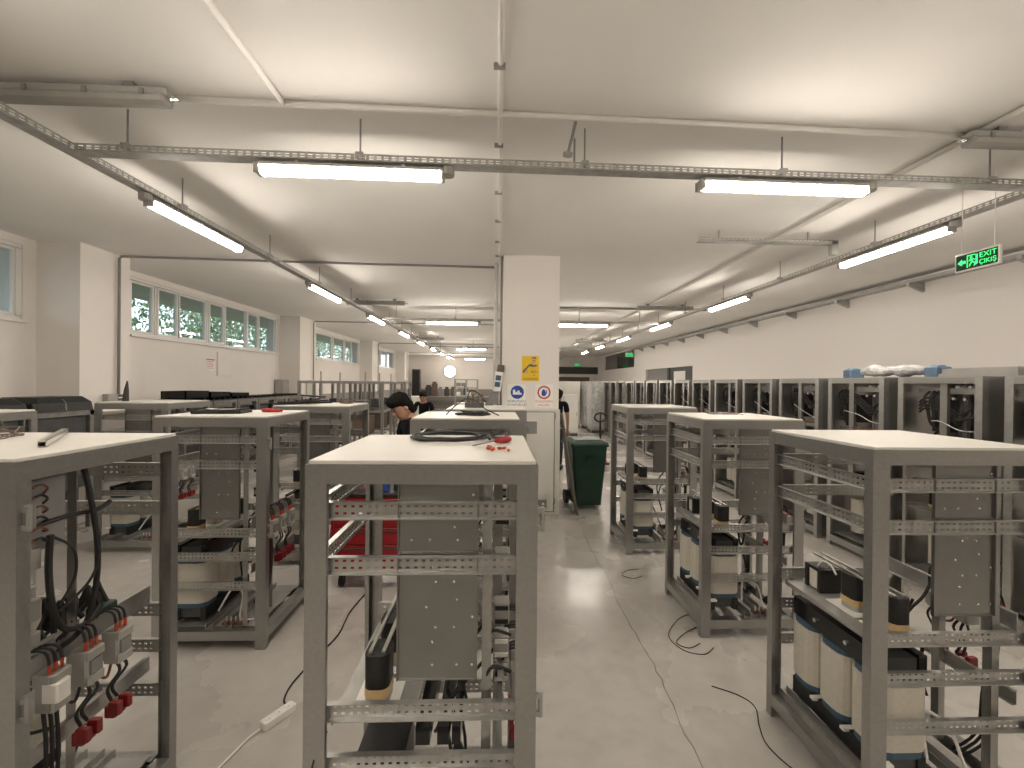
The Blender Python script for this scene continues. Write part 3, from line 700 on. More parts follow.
# red screwdriver
t = thing('screwdriver', 'red handled screwdriver lying on the centre foreground frame top', 'screwdriver', (-.598 + .60, 1.41 + .30, ZT + .014), R(43))
MB().tube([(-.010, 0, 0), (0, 0, 0), (.015, 0, 0), (.04, 0, 0), (.06, 0, 0), (.075, 0, 0), (.08, 0, 0)], [.006, .010, .012, .014, .014, .011, .006], 8).build('handle', 'red', t, smooth=True)
MB().tube([(-.12, 0, -.009), (-.11, 0, -.008), (-.01, 0, 0)], [.003, .003, .003], 6).build('blade', 'mid_grey', t)
rnd = random.Random(11)
for k in range(9):
    x, y = .57 + rnd.uniform(0, .09), .105 + rnd.uniform(0, .09)
    o = MB().tube([(-.008, 0, 0), (0, 0, 0), (.009, 0, .001)], [.0045, .006, .003], 6).build('wire_ferrule', 'orange', None, loc=(-.598 + x, 1.41 + y, ZT + .006)); o.rotation_euler.z = rnd.uniform(0, 6)
    tag(o, 'small orange wire ferrule in the little pile beside the red screwdriver', 'ferrule', 'orange ferrules by the screwdriver')
# left foreground top: aluminium bar and wires
m = MB(); m.box(0, 0, .002, .022, .50, .004); m.box(0, 0, .002, .002, .50, .022); m.box(.020, 0, .002, .022, .50, .022); m.box(0, 0, .018, .022, .50, .022)
o = m.build('metal_profile', 'alu', None, loc=(-2.157 + .565, 1.371 + .19, ZT)); o.rotation_euler.z = R(37.5); tag(o, 'short grey metal profile lying on the left foreground frame top', 'profile')
tangle('tangle of thin dark wires on the left foreground frame top', (-2.157 + .14, 1.371 + .40, ZT + .006), .12, .12, .12, 6, .0022, 'brown', 21)
# second left frame: black tray, white sheet, red gloves
t = thing('black_tray', 'thin black tray lying on the second left frame top', 'tray', (-2.0, 3.24, ZT), R(8))
MB().box(-.16, -.1, 0, .16, .1, .008).build('tray_floor', 'black', t)
for a in ((-.16, -.1, 0, .16, -.09, .022), (-.16, .09, 0, .16, .1, .022), (-.16, -.1, 0, -.15, .1, .022), (.15, -.1, 0, .16, .1, .022)): MB().box(*a).build('tray_rim', 'black', t)
m = MB(); m.cbox(-.055, -.03, 0, .03, .03, .028, .012); m.cbox(.02, -.03, .003, .085, -.012, .02, .006); m.cbox(.02, -.010, .004, .095, .008, .022, .006); m.cbox(.02, .010, .003, .085, .028, .02, .006); m.cbox(-.02, .03, .002, .03, .055, .018, .006)
tag(m.build('work_glove', 'red', None, loc=(-1.72, 3.36, ZT)), 'red work glove on the right edge of the second left frame top', 'glove')
o = MB().cbox(-.10, -.05, 0, .10, .05, .010, .004).build('folded_paper', 'paper', None, loc=(-2.20, 3.52, ZT)); tag(o, 'folded white paper on the back of the second left frame top', 'paper')
# fourth left frame: black strips overhanging
for k in range(5):
    o = MB().cbox(-.012, -.30, 0, .012, .30, .018, .004).build('black_strip', 'black', None, loc=(-1.98 + .02 * k, 4.55, ZT + .0185 * k)); o.rotation_euler.z = R(-40 + 21 * k)
    tag(o, 'black duct strip, %s of the crossed pile on the frame by the worker' % ('bottom', 'second from bottom', 'middle', 'second from top', 'top')[k], 'strip', 'black strips on the frame top')
tangle('tangle of dark red and black wires on the frame top by the worker', (-1.60, 4.70, ZT + .004), .09, .10, .05, 5, .005, 'brown', 33)
# second centre frame: cable tangle with a raised loop
tangle('black cable tangle on the second centre frame top', (-.18, 3.22, ZT), .15, .10, .03, 6, .006, 'rubber', 41, 'cable_tangle')
m = MB(); m.tube([(-.16, -.06, .006), (-.10, 0, .07), (-.02, .04, .12), (.06, 0, .10), (.12, -.04, .05), (.22, -.08, .006)], .004, 6, 5)
tag(m.build('cable_loop', 'rubber', None, True, (-.20, 3.20, ZT)), 'raised loop of black cable over the second centre frame top', 'cable')
t = thing('terminal_assembly', 'dark terminal assembly standing on the farthest centre frame top', 'assembly', (-.20, 4.2, ZT))
MB().cbox(-.10, -.06, 0, .08, .06, .05, .006).build('base', 'dark_grey', t)
for k in range(4): MB().cyl((-.07 + .045 * k, 0, .05), (-.07 + .045 * k, 0, .11 + .02 * (k % 2)), .012, 8).build('stud', 'brown', t)
MB().tube([(-.08, 0, .1), (-.05, .02, .16), (.02, 0, .14), (.1, 0, .05)], .006, 6, 4).build('lead', 'rubber', t)
coil('thin coil of grey wire on the second right frame top', (1.457 + .40, 3.059 + .42, ZT), .12, 3, .003, 'mid_grey', .6, 9, h=.006)

# ------------------------------------------------------------------ tall cabinets along the right wall
TH, TL, TD = 1.89, .714, .72
def tall_proto(var=0):
    t = thing('tall_cabinet', 'proto', 'cabinet', (0, 0, 0))
    q = .055
    for x, y, sx, sy in ((0, 0, -1, -1), (TD, 0, 1, -1), (0, TL, -1, 1), (TD, TL, 1, 1)):
        pp = [(a if sx < 0 else TD - a, b if sy < 0 else TL - b) for a, b in [(0, 0), (q, 0), (q, .018), (q - .003, .018), (q - .003, .003), (.003, .003), (.003, q - .003), (.018, q - .003), (.018, q), (0, q)]]
        MB().prism(pp if sx * sy > 0 else pp[::-1], 0, TH - .01).build('post', 'galv_bright', t)
    for p0, p1, nr in (((q, 0), (TD - q, 0), (0, 1)), ((q, TL), (TD - q, TL), (0, -1)), ((0, q), (0, TL - q), (1, 0)), ((TD, q), (TD, TL - q), (-1, 0))):
        channel(MB(), p0, p1, TH - .06, TH - .01, nr).build('top_rail', 'galv', t); channel(MB(), p0, p1, .05, .12, nr).build('bottom_rail', 'galv', t)
    MB().box(.002, .002, TH - .01, TD - .002, TL - .002, TH).build('top_plate', 'plate_galv', t)
    MB().box(q, .004, .12, TD - q, .008, TH - .06).build('side_panel', 'galv', t)
    MB().box(q, TL - .008, .12, TD - q, TL - .004, TH - .06).build('side_panel', 'galv', t)
    MB().box(TD - .02, .40, .12, TD - .015, TL - .06, TH - .06).build('back_panel', 'galv_dull', t)
    MB().box(.05, .05, .70, TD - .03, TL - .05, .71).build('shelf', 'galv_dull', t); MB().box(.05, .05, .14, TD - .03, TL - .05, .15).build('shelf', 'galv_dull', t)
    for y in (.30, .345): 
        m = MB(); m.box(.22, y, .15, .25, y + .003, TH - .06); m.box(.22, y, .15, .223, y + .03, TH - .06); m.build('strut', 'galv_dull', t)
    MB().box(.14, .06, 1.74, .18, TL - .06, 1.79).build('cross_beam', 'plate_galv', t)
    MB().box(.10, .06, 1.30, .13, TL - .06, 1.345).build('cross_beam', 'galv', t); MB().box(.10, .06, .92, .13, TL - .06, .96).build('cross_beam', 'galv', t)
    rnd = random.Random(77 + var); dy = (0, .06, -.05)[var]
    MB().cbox(.16, .46 + dy, 1.40, .36, .60 + dy, 1.70, .01).build('control_box', 'black', t)
    MB().cbox(.22, .07, 1.38, .42, .22, 1.62 - .08 * var, .01).build('control_box', 'dark_grey', t)
    MB().cbox(.30, .38, 1.02, .55, .60, 1.26, .01).build('control_box', 'dark_grey', t)
    m = MB(); m.box(.07, .38 + dy, .75, .10, .383 + dy, TH - .06); m.box(.07, .38 + dy, .75, .073, .44 + dy, TH - .06); m.build('strut', 'galv', t)
    m = MB(); m.box(.30, .20 + dy, .75, .33, .203 + dy, TH - .06); m.box(.30, .20 + dy, .75, .303, .25 + dy, TH - .06); m.build('strut', 'galv_bright', t)
    for k in range(7):
        y = .48 + dy + .016 * k
        MB().tube([(.12 + .01 * (k % 3), y, 1.76), (.08, y + rnd.uniform(-.03, .03), 1.70), (.10, y + rnd.uniform(-.04, .04), 1.58), (.12, y + rnd.uniform(-.03, .03), 1.46), (.16, .50 + dy + rnd.uniform(-.08, .08), 1.36)], rnd.uniform(.007, .013), 6, 4).build('cable', 'rubber', t)
    for k in range(4):
        z = 1.70 - .03 * k - .02 * var
        MB().tube([(.10, .60, z), (.08, .52, z + .04), (.09, .40, z + .02), (.14, .30, z - .10), (.16, .22 + .03 * k, z - .05)], .009, 6, 4).build('cable', 'rubber', t)
    MB().tube([(.14, .34, 1.55), (.10, .26, 1.52), (.12, .16, 1.55), (.2, .10, 1.54)], .012, 6, 4).build('cable', 'rubber', t)
    MB().tube([(.06, .50 + dy, 1.56 - .03 * var), (.05, .36, 1.50), (.06, .22, 1.44), (.07, .10, 1.40 + .02 * var)], .004, 6, 4).build('white_cable', 'plastic_white', t)
    for k in range(5): MB().cbox(.12, .08 + .05 * k, 1.79, .19, .115 + .05 * k, 1.815, .006).build('terminal', ['plastic_white', 'plastic_grey'][k % 2], t)
    for k in range(3): MB().cyl((.11, .12 + .09 * k, 1.70), (.09, .12 + .09 * k, 1.70), .012, 8).build('bolt', 'chrome', t)
    for y in (.14, .32, .50):
        rr = MB().prism(rrect(.14, y - .06, .30, y + .06, .03), .72, .86).build('reactor', 'black', t); MB().prism(rrect(.138, y - .062, .302, y + .062, .03), .712, .735).build('tape_band', 'tape_tan', rr)
        MB().prism(rrect(.14, y - .075, .36, y + .075, .05), .20, .56).build('coil', 'coil_cream', t)
    for y in (.2, .42): MB().cbox(.08, y, 1.20, .12, y + .05, 1.25, .008).build('outlet_terminal', 'dark_red', t)
    MB().box(.06, .08, 1.345, .10, .45, 1.36).build('copper_strip', 'copper', t)
    return t
GT = 'tall open cabinets in the right row'; TPS = [None] * 3
for k in range(15):
    lb = 'tall open steel cabinet in the row along the right wall, %s from the camera' % ORD[k]; v = (k * 2 + k // 4) % 3
    if TPS[v] is None:
        TPS[v] = tall_proto(v); TPS[v].location = (3.8, 2.39 + .862 * k, 0); TPS[v]['label'] = lb; TPS[v]['group'] = GT
    else: dup(TPS[v], lb, (3.8, 2.39 + .862 * k, 0), 0, GT)
# packed things on top of the near right cabinets
m = MB()
for j in range(7):
    m.ell((.0 + .03 * math.sin(j), .09 * j, .045 + .01 * (j % 2)), .10, .08, .045 + .01 * (j % 3), 9, 6)
tag(m.build('wrapped_bundle', 'plastic_film', None, loc=(4.1, 4.06, TH + .022)), 'crumpled clear plastic wrapped bundle on the near right cabinets', 'bundle')
for k, (y, nm) in enumerate(((3.90, 'near'), (4.62, 'far'))):
    m = MB(); m.cbox(-.09, -.06, 0, .09, .06, .10, .02); m.cbox(-.05, -.04, .09, .06, .05, .115, .02)
    tag(m.build('blue_bag', 'sky_blue', None, loc=(4.1, y - .02 if k == 0 else y + .21, TH)), 'light blue plastic bag at the %s end of the wrapped bundle' % nm, 'bag')
for k in range(2):
    m = MB(); m.box(0, 0, 0, .25, .60 if k else .55, .03); m.box(.01, .01, .03, .24, .58 if k else .53, .075)
    tag(m.build('board_stack', 'plate_galv', None, loc=(4.0, 2.55 + .63 * k, TH)), 'flat grey board stack on the cabinets at the right edge, %s' % ('beside the blue bag' if k else 'nearest the camera'), 'boards')

# ------------------------------------------------------------------ pillar: cabinet, signs, gauge box
t = thing('pillar_cabinet', 'grey steel cabinet with small window in front of the pillar', 'cabinet', (.245, 5.86, 0))
MB().cbox(0, 0, 0, .625, .18, 1.437, .006).build('body', 'cabinet_cream', t)
dd = MB().cbox(.03, -.018, .06, .545, 0, 1.40, .006).build('door', 'cabinet_cream', t)
for a in ((.022, .05, .029, 1.41), (.546, .05, .553, 1.41), (.022, .05, .553, .056), (.022, 1.404, .553, 1.41)): MB().box(a[0], -.006, a[1], a[2], 0, a[3]).build('door_gap', 'dark_grey', t)
MB().box(.13, -.021, 1.11, .31, -.018, 1.28).build('window', 'mid_grey', dd)
m = MB(); m.box(.12, -.025, 1.10, .32, -.018, 1.11); m.box(.12, -.025, 1.28, .32, -.018, 1.29); m.box(.12, -.025, 1.11, .13, -.018, 1.28); m.box(.31, -.025, 1.11, .32, -.018, 1.28); m.build('window_frame', 'cabinet_white', dd)
MB().cbox(.33, -.03, .11, .45, -.018, .22, .004).build('latch_plate', 'mid_grey', dd); MB().cyl((.40, -.04, .165), (.40, -.03, .165), .018, 10).build('latch', 'chrome', dd)
for z in (.2, 1.35): MB().cyl((.555, -.012, z - .04), (.555, -.012, z + .04), .008, 8).build('hinge', 'galv_dull', t)
ps = .003; PY = 6.05
MX = lambda x, z: Matrix.Translation((x, -.0035, z)) @ Euler((R(90), 0, 0)).to_matrix().to_4x4()
def disc_mesh(m, c, r, z=0, n=28, r0=0):
    if r0 == 0: m.cyl((c[0], -z, c[1]), (c[0], -z - .0008, c[1]), r, n)
    else:
        rs = []
        for rr, d_ in ((r0, 0), (r0, .0008), (r, .0008), (r, 0)): rs.append([Vector((c[0] + rr * math.cos(2 * math.pi * k / n), -z - d_, c[1] + rr * math.sin(2 * math.pi * k / n))) for k in range(n)])
        m.rings(rs + [rs[0]], cap=False)
def flat(pp, z, mt, nm, parent):
    m = MB(); n = len(pp); m.add([(x, -z, y) for x, y in pp] + [(x, -z - .0008, y) for x, y in pp], [tuple(range(n)), tuple(range(2 * n - 1, n - 1, -1))] + [(i, (i + 1) % n, n + (i + 1) % n, n + i) for i in range(n)])
    return m.build(nm, mt, parent)
s1 = thing('safety_sign', 'white sign with blue safety shoe circle on the pillar, left of the two', 'sign', (.292, PY, 1.615))
MB().box(-.135, -.003, -.155, .115, 0, .165).build('board', 'paper', s1)
m = MB(); disc_mesh(m, (0, .052), .093, .003); m.build('disc', 'sign_blue', s1)
flat([(-.062, .085), (-.030, .09), (-.026, .058), (.004, .050), (.012, .03), (.008, .018), (-.062, .018)], .004, 'paper', 'shoe_symbol', s1)
flat([(-.004, .062), (.014, .082), (.034, .070), (.032, .050), (.060, .040), (.066, .020), (.012, .018), (.010, .04)], .0042, 'paper', 'shoe_symbol', s1)
text('lettering', 'KORUYUCU', .046, 'ink_blue', s1, MX(-.005, -.075)); text('lettering', 'AYAKKABI GİY', .040, 'ink_blue', s1, MX(.0, -.125))
s2 = thing('safety_sign', 'white sign with red ring and glove symbol on the pillar, right of the two', 'sign', (.668, PY, 1.615))
MB().box(-.125, -.003, -.155, .125, 0, .165).build('board', 'paper', s2)
m = MB(); disc_mesh(m, (0, .052), .093, .003, r0=.072); m.build('ring', 'sign_red', s2)
m = MB(); disc_mesh(m, (0, .052), .072, .003); m.build('disc', 'paper', s2)
flat([(-.032, .005), (.022, .005), (.026, .045), (.014, .085), (-.006, .10), (-.024, .085), (-.036, .05)], .0042, 'sign_blue', 'glove_symbol', s2)
flat([(.026, .018), (.044, .05), (.038, .085), (.028, .088), (.030, .05)], .0042, 'sign_blue', 'glove_symbol', s2)
text('lettering', 'İŞ ELDİVENİ', .042, 'ink_red', s2, MX(0, -.075)); text('lettering', 'KULLAN', .042, 'ink_red', s2, MX(0, -.125))
pz = thing('poster', 'yellow poster of a pointing man on the pillar above the safety signs', 'poster', (.475, PY, 2.0))
MB().box(-.122, -.002, -.175, .122, 0, .175).build('sheet', 'sign_yellow', pz)
def fl_(pp, mt='ink', z=.0025): flat(pp, z, mt, 'print', pz)
fl_([(.01 + .035 * math.cos(a), .118 + .045 * math.sin(a)) for a in [k * .524 for k in range(12)]], 'sign_yellow')
fl_([(.012, .115), (.014, .150), (.03, .160), (.065, .160), (.078, .145), (.078, .118), (.070, .140), (.040, .145), (.022, .138)], 'ink')
fl_([(.012, .115), (.017, .135), (.07, .138), (.074, .11), (.062, .08), (.045, .065), (.025, .082)], 'tape_tan', .0027)
fl_([(.022, .117), (.040, .119), (.040, .112), (.022, .111)], 'ink', .003); fl_([(.050, .119), (.068, .117), (.068, .111), (.050, .112)], 'ink', .003); fl_([(.034, .086), (.058, .088), (.055, .081), (.037, .080)], 'ink', .003)
fl_([(-.02, .06), (.028, .062), (.045, .045), (.062, .06), (.09, .052), (.092, .036), (.05, .024), (-.02, .030), (-.055, -.01), (-.065, .012)], 'brown')
fl_([(-.065, .012), (-.052, -.015), (-.085, -.055), (-.11, -.068), (-.105, -.03), (-.09, -.010)], 'brown', .0028)
fl_([(-.07, -.02), (-.03, -.02), (-.045, -.075), (-.085, -.072)], 'tape_tan', .003)
text('lettering', 'SİZİN', .034, 'ink', pz, MX(.05, -.045)); text('lettering', 've', .03, 'ink', pz, MX(.05, -.09)); text('lettering', 'GÜVENLİĞİNİZ', .026, 'ink', pz, MX(0, -.145))
t = thing('hand_meter', 'tilted grey meter box with two screens hanging at the left of the pillar', 'meter', (.0, 5.98, 1.68))
MM = Matrix.Rotation(R(8), 4, 'Y')
MB().cbox(-.055, -.03, 0, .055, .03, .27, .008, MM).build('body', 'plastic_white', t)
for z in (.06, .15): MB().box(-.036, -.033, z, .036, -.03, z + .07, MM).build('screen', 'coil_blue', t)
MB().cbox(-.035, -.03, .27, .06, .03, .37, .01, MM).build('hood', 'brown', t); MB().box(.03, .03, .2, .06, .06, .24).build('hook', 'galv_dull', t)
m = MB(); m.prism([(-.12, 0), (.05, 0), (.05, .17), (-.06, .17)], -.02, .02, Matrix.Translation((-.02, 6.02, 1.50)) @ Euler((R(90), 0, 0)).to_matrix().to_4x4())
tag(m.build('grey_bracket', 'mid_grey'), 'grey sheet bracket under the meter at the pillar left side', 'bracket')
# plank leaning against the pillar side
o = MB().box(-.01, -.10, 0, .01, .10, 1.40).build('leaning_plank', 'wood_board', None, loc=(1.125, 5.94, .003)); o.rotation_euler = (0, R(-9.5), 0); tag(o, 'worn plank leaning on the right side of the pillar cabinet', 'plank')
# ------------------------------------------------------------------ green wheelie bin
t = thing('wheelie_bin', 'dark green wheeled waste bin beside the pillar', 'bin', (1.31, 6.35, 0), R(6))
def tap(b, tp, z0, z1, r=.03):
    a = rrect(*b, r); c = rrect(*tp, r); m = MB(); return m.rings([[Vector((x, y, z0)) for x, y in a], [Vector((x, y, z1)) for x, y in c]])
tap((-.19, -.22, .19, .20), (-.26, -.27, .26, .27), .06, .92).build('body', 'green_bin', t)
m = MB(); m.rings([[Vector((x, y, .90)) for x, y in rrect(-.28, -.29, .28, .29, .03)], [Vector((x, y, .93)) for x, y in rrect(-.28, -.29, .28, .29, .03)]]); m.build('rim', 'green_bin', t)
m = MB(); m.rings([[Vector((x, y, .932)) for x, y in rrect(-.275, -.30, .275, .28, .04)], [Vector((x, y, .96)) for x, y in rrect(-.27, -.29, .27, .28, .04)], [Vector((x, y, .995)) for x, y in rrect(-.20, -.20, .20, .24, .05)]]); m.build('lid', 'green_bin', t)
MB().cyl((-.22, .31, .95), (.22, .31, .95), .016, 8).build('handle', 'green_bin', t)
for x in (-.23, .23):
    wv = MB().cyl((x - .025, .17, .10), (x + .025, .17, .10), .10, 16).build('wheel', 'rubber', t); MB().cyl((x - .03, .17, .10), (x + .03, .17, .10), .04, 10).build('hub', 'dark_grey', wv)
for y in (-.1,): MB().box(-.05, -.28, .70, .05, -.25, .76).build('front_grip', 'green_bin', t)
# pallet truck handle
t = thing('pallet_truck', 'black pallet truck with looped handle standing beyond the green bin', 'pallet truck', (2.16, 8.9, 0))
m = MB(); pts = [(.12 * math.cos(a), 0, 1.10 + .09 * math.sin(a)) for a in [k * math.pi / 8 for k in range(17)]]; m.tube(pts, .018, 8); m.build('handle', 'black', t)
MB().cyl((0, 0, 1.02), (.02, .05, .25), .022, 8).build('shaft', 'black', t); MB().cyl((0, 0, 1.2), (0, 0, 1.0), .014, 8).build('lever', 'black', t)
MB().cbox(-.12, .0, .12, .14, .22, .34, .02).build('pump', 'dark_red', t); MB().cyl((-.05, .05, .09), (.09, .05, .09), .09, 14).build('wheel', 'rubber', t)
for x in (-.26, .10): 
    f_ = MB().cbox(x, .2, .07, x + .16, 1.3, .12, .01).build('fork', 'dark_red', t); MB().cyl((x + .03, 1.15, .04), (x + .13, 1.15, .04), .04, 10).build('roller', 'rubber', f_)

# ------------------------------------------------------------------ red tool trolley behind the centre frame
t = thing('tool_trolley', 'red drawer tool trolley on castors seen through the centre frame', 'trolley', (-1.42, 3.78, 0))
MB().cbox(0, 0, .14, .70, .42, .80, .012).build('body', 'red', t)
for i, (a, b) in enumerate(((.17, .38), (.395, .53), (.545, .66), (.675, .78))):
    dr = MB().cbox(.03, -.012, a, .67, 0, b, .006).build('drawer', 'red', t); MB().box(.12, -.022, b - .03, .58, -.012, b - .018).build('handle', 'dark_grey', dr)
MB().cbox(-.01, -.015, .80, .71, .435, .83, .008).build('top_mat', 'black', t)
for x in (.08, .62):
    for y in (.07, .35):
        cs = MB().box(x - .02, y - .025, .07, x + .02, y + .025, .14).build('castor', 'dark_grey', t); MB().cyl((x - .015, y, .055), (x + .015, y, .055), .055, 14).build('wheel', 'rubber', cs)
MB().cyl((.74, .05, .70), (.74, .37, .70), .012, 8).build('push_bar', 'chrome', t)
def on_trolley(nm, lb, cat, mt, mb, x, y): return tag(mb.build(nm, mt, None, loc=(-1.42 + x, 3.78 + y, .83)), lb, cat)
m = MB(); m.cyl((0, 0, 0), (0, 0, .09), .04, 12); m.cyl((0, 0, .09), (0, 0, .12), .02, 10); on_trolley('spray_bottle', 'blue plastic bottle on the red tool trolley', 'bottle', 'blue', m, .44, .12)
m = MB(); m.cbox(-.05, -.03, 0, .05, .03, .10, .01); m.cyl((0, 0, .1), (0, 0, .13), .02, 8); on_trolley('dark_canister', 'dark green canister on the red tool trolley beside the blue bottle', 'canister', 'green_bin', m, .56, .14)
m = MB(); m.tube([(-.07, 0, .015), (0, 0, .018), (.03, 0, .015)], [.012, .015, .010], 8); m.cyl((.03, 0, .015), (.12, .02, .012), .004, 6); on_trolley('red_screwdriver', 'red screwdriver among the tools on the trolley top', 'screwdriver', 'red', m, .18, .10)
m = MB(); m.tube([(-.09, .02, .012), (0, 0, .012), (.05, -.01, .012)], .010, 6); m.tube([(-.09, -.03, .012), (0, 0, .014), (.05, .02, .012)], .010, 6); on_trolley('pliers', 'dark handled pliers on the trolley top', 'pliers', 'dark_grey', m, .08, .16)
m = MB(); m.cbox(-.06, -.04, 0, .06, .04, .03, .006); m.box(-.04, -.03, .03, .04, .03, .045); on_trolley('parts_box', 'small pale parts box on the trolley top', 'box', 'plastic_grey', m, .28, .25)

# ------------------------------------------------------------------ people
def skin_mesh(name, nodes, edges, mt, parent=None, sub=2, root=0):
    me = bpy.data.meshes.new(name); me.from_pydata([n[0] for n in nodes], edges, [])
    o = bpy.data.objects.new(name, me); C.objects.link(o)
    md = o.modifiers.new('skin', 'SKIN'); md.use_smooth_shade = True; md.branch_smoothing = .6
    for i, n in enumerate(nodes):
        r_ = n[1] if isinstance(n[1], tuple) else (n[1], n[1]); me.skin_vertices[0].data[i].radius = r_; me.skin_vertices[0].data[i].use_root = (i == root)
    s = o.modifiers.new('sub', 'SUBSURF'); s.levels = s.render_levels = sub
    dg = bpy.context.evaluated_depsgraph_get(); dg.update()
    m2 = bpy.data.meshes.new_from_object(o.evaluated_get(dg)); bpy.data.objects.remove(o)
    m2.materials.clear(); m2.materials.append(MATS[mt])
    for p in m2.polygons: p.use_smooth = True
    return link(name, m2, parent)
def person(label, loc, rz, lean=.0, headpitch=.0, headyaw=.0, arms='down', scale=1.0):
    """faces +y; lean = forward bend of the trunk (rad)"""
    t = thing('person', label, 'person', loc, rz); t.scale = (scale,) * 3
    def tr(x, y, z):                                  # bend trunk forward about the hips
        if z <= .95: return (x, y, z)
        dz = z - .95; return (x, y + dz * math.sin(lean) + y * 0, .95 + dz * math.cos(lean))
    hip, chest, neck = tr(0, 0, .95), tr(0, 0, 1.28), tr(0, .0, 1.46)
    V = Vector; nk = V(neck)
    hd = nk + V((math.sin(headyaw) * .03, .02 + .10 * math.sin(lean + headpitch), .115 * math.cos(min(1.2, lean + headpitch))))
    shL, shR = V(tr(-.18, 0, 1.40)), V(tr(.18, 0, 1.40))
    def arm(s, sh):
        if arms == 'down': return [sh + V((s * .04, .02, -.28)), sh + V((s * .03, .10, -.52))]
        return [sh + V((s * .07, .06, -.27)), sh + V((-s * .04, .30, -.33))]
    aL, aR = arm(-1, shL), arm(1, shR)
    # body (skin): neck, arms
    nodes = [(V(chest), .10), (V(tr(0, 0, 1.38)), .085), (nk, .055), (nk + (hd - nk) * .5, .052), (shL, .06), (aL[0], .043), (aL[1], .030), (shR, .06), (aR[0], .043), (aR[1], .030), (V(hip), .11)]
    edges = [(10, 0), (0, 1), (1, 2), (2, 3), (1, 4), (4, 5), (5, 6), (1, 7), (7, 8), (8, 9)]
    for s, sh, a in ((-1, 0, aL), (1, 0, aR)):          # hands with five fingers
        wr = a[1]; d_ = (a[1] - a[0]).normalized(); sd = V((s, 0, 0)); sd = (sd - d_ * sd.dot(d_)).normalized(); nrm = d_.cross(sd)
        b = len(nodes); nodes.append((wr + d_ * .05, (.036, .018))); edges.append((6 if s < 0 else 9, b))
        for k, (off, ln) in enumerate(((-.030, .065), (-.010, .078), (.010, .075), (.028, .060))):
            i = len(nodes); k0 = wr + d_ * .09 + sd * off
            nodes += [(k0, .0095), (k0 + d_ * ln * .5 - V((0, 0, .006)), .0085), (k0 + d_ * ln * .9 - V((0, 0, .022)), .007)]; edges += [(b, i), (i, i + 1), (i + 1, i + 2)]
        i = len(nodes); nodes += [(wr + d_ * .04 - sd * .045, .011), (wr + d_ * .085 - sd * .060, .009)]; edges += [(b, i), (i, i + 1)]
    body = skin_mesh('body', nodes, edges, 'skin', t, 1, 10)
    # head with face
    HM = Matrix.Translation(hd) @ Euler((-(lean + headpitch), 0, headyaw), 'ZYX').to_matrix().to_4x4() @ Matrix.Scale(1.1, 4)
    m = MB(); rs = []
    for z, rx, ry, cy in ((-.118, .030, .030, .035), (-.105, .048, .052, .030), (-.075, .062, .075, .016), (-.035, .071, .090, .004), (.005, .075, .095, .0), (.05, .075, .096, -.004), (.085, .064, .084, -.006), (.108, .040, .055, -.008), (.118, .012, .018, -.008)):
        rs.append([HM @ V((rx * math.cos(a), cy + ry * math.sin(a), z)) for a in [2 * math.pi * k / 18 for k in range(18)]])
    m.rings(rs); m.ell(HM @ V((0, .098, -.018)), .013, .020, .022, 8, 6, HM.to_3x3()); m.ell(HM @ V((-.075, -.005, -.012)), .010, .020, .032, 8, 6, HM.to_3x3()); m.ell(HM @ V((.075, -.005, -.012)), .010, .020, .032, 8, 6, HM.to_3x3())
    h_ = m.build('head', 'skin', t, smooth=True)
    m = MB()
    for s in (-1, 1): m.ell(HM @ V((s * .030, .086, .012)), .012, .007, .006, 8, 5, HM.to_3x3()); m.ell(HM @ V((s * .031, .086, .032)), .019, .008, .004, 8, 5, HM.to_3x3())
    m.build('eyes', 'hair', h_)
    m = MB(); m.ell(HM @ V((0, .086, -.062)), .022, .008, .006, 8, 5, HM.to_3x3()); m.build('mouth', 'dark_red', h_)
    m = MB(); rs = []
    for z, rx, ry, cy in ((-.11, .045, .028, -.058), (-.07, .066, .050, -.050), (-.02, .082, .074, -.034), (.02, .086, .090, -.020), (.05, .087, .102, -.008), (.08, .086, .108, .000), (.11, .074, .092, .002), (.135, .048, .062, .0), (.146, .014, .018, -.004)):
        rs.append([HM @ V((rx * math.cos(a) + random.uniform(-.008, .008), cy + ry * math.sin(a) + random.uniform(-.008, .008), z + random.uniform(-.007, .007))) for a in [2 * math.pi * k / 18 for k in range(18)]])
    m.rings(rs)
    for q in range(16):
        a = random.uniform(.2, 2.94); m.ell(HM @ V((.066 * math.cos(a), .088 * math.sin(a), .068 + random.uniform(0, .035))), .022, .020, .026, 7, 5, HM.to_3x3())
    m.build('hair', 'hair', t, smooth=True)
    # shirt
    n2 = [(V(tr(0, 0, .88)), (.155, .11)), (V(tr(0, 0, 1.08)), (.150, .105)), (V(tr(0, .0, 1.28)), (.175, .12)), (V(tr(0, -.01, 1.40)), (.13, .085)), (shL, .072), (shL + (aL[0] - shL) * .75, .062), (shR, .072), (shR + (aR[0] - shR) * .75, .062), (V(tr(0, 0, 1.455)), .068)]
    skin_mesh('shirt', n2, [(0, 1), (1, 2), (2, 3), (3, 4), (4, 5), (3, 6), (6, 7), (3, 8)], 'shirt_black', t, 2)
    n3 = [(V((0, 0, .93)), (.15, .11)), (V((-.09, 0, .80)), .092), (V((-.10, .01, .48)), .068), (V((-.10, -.01, .10)), .055), (V((.09, 0, .80)), .092), (V((.10, .01, .48)), .068), (V((.10, -.01, .10)), .055)]
    skin_mesh('trousers', n3, [(0, 1), (1, 2), (2, 3), (0, 4), (4, 5), (5, 6)], 'trousers', t, 2)
    for s in (-1, 1): MB().cbox(s * .10 - .045, -.09, 0, s * .10 + .045, .17, .085, .025).build('shoe', 'black', t)
    return t
person('worker in a black shirt bending his head down behind the centre frames', (-.80, 4.66, 0), R(118), .26, .38, .1, 'work', 1.0)
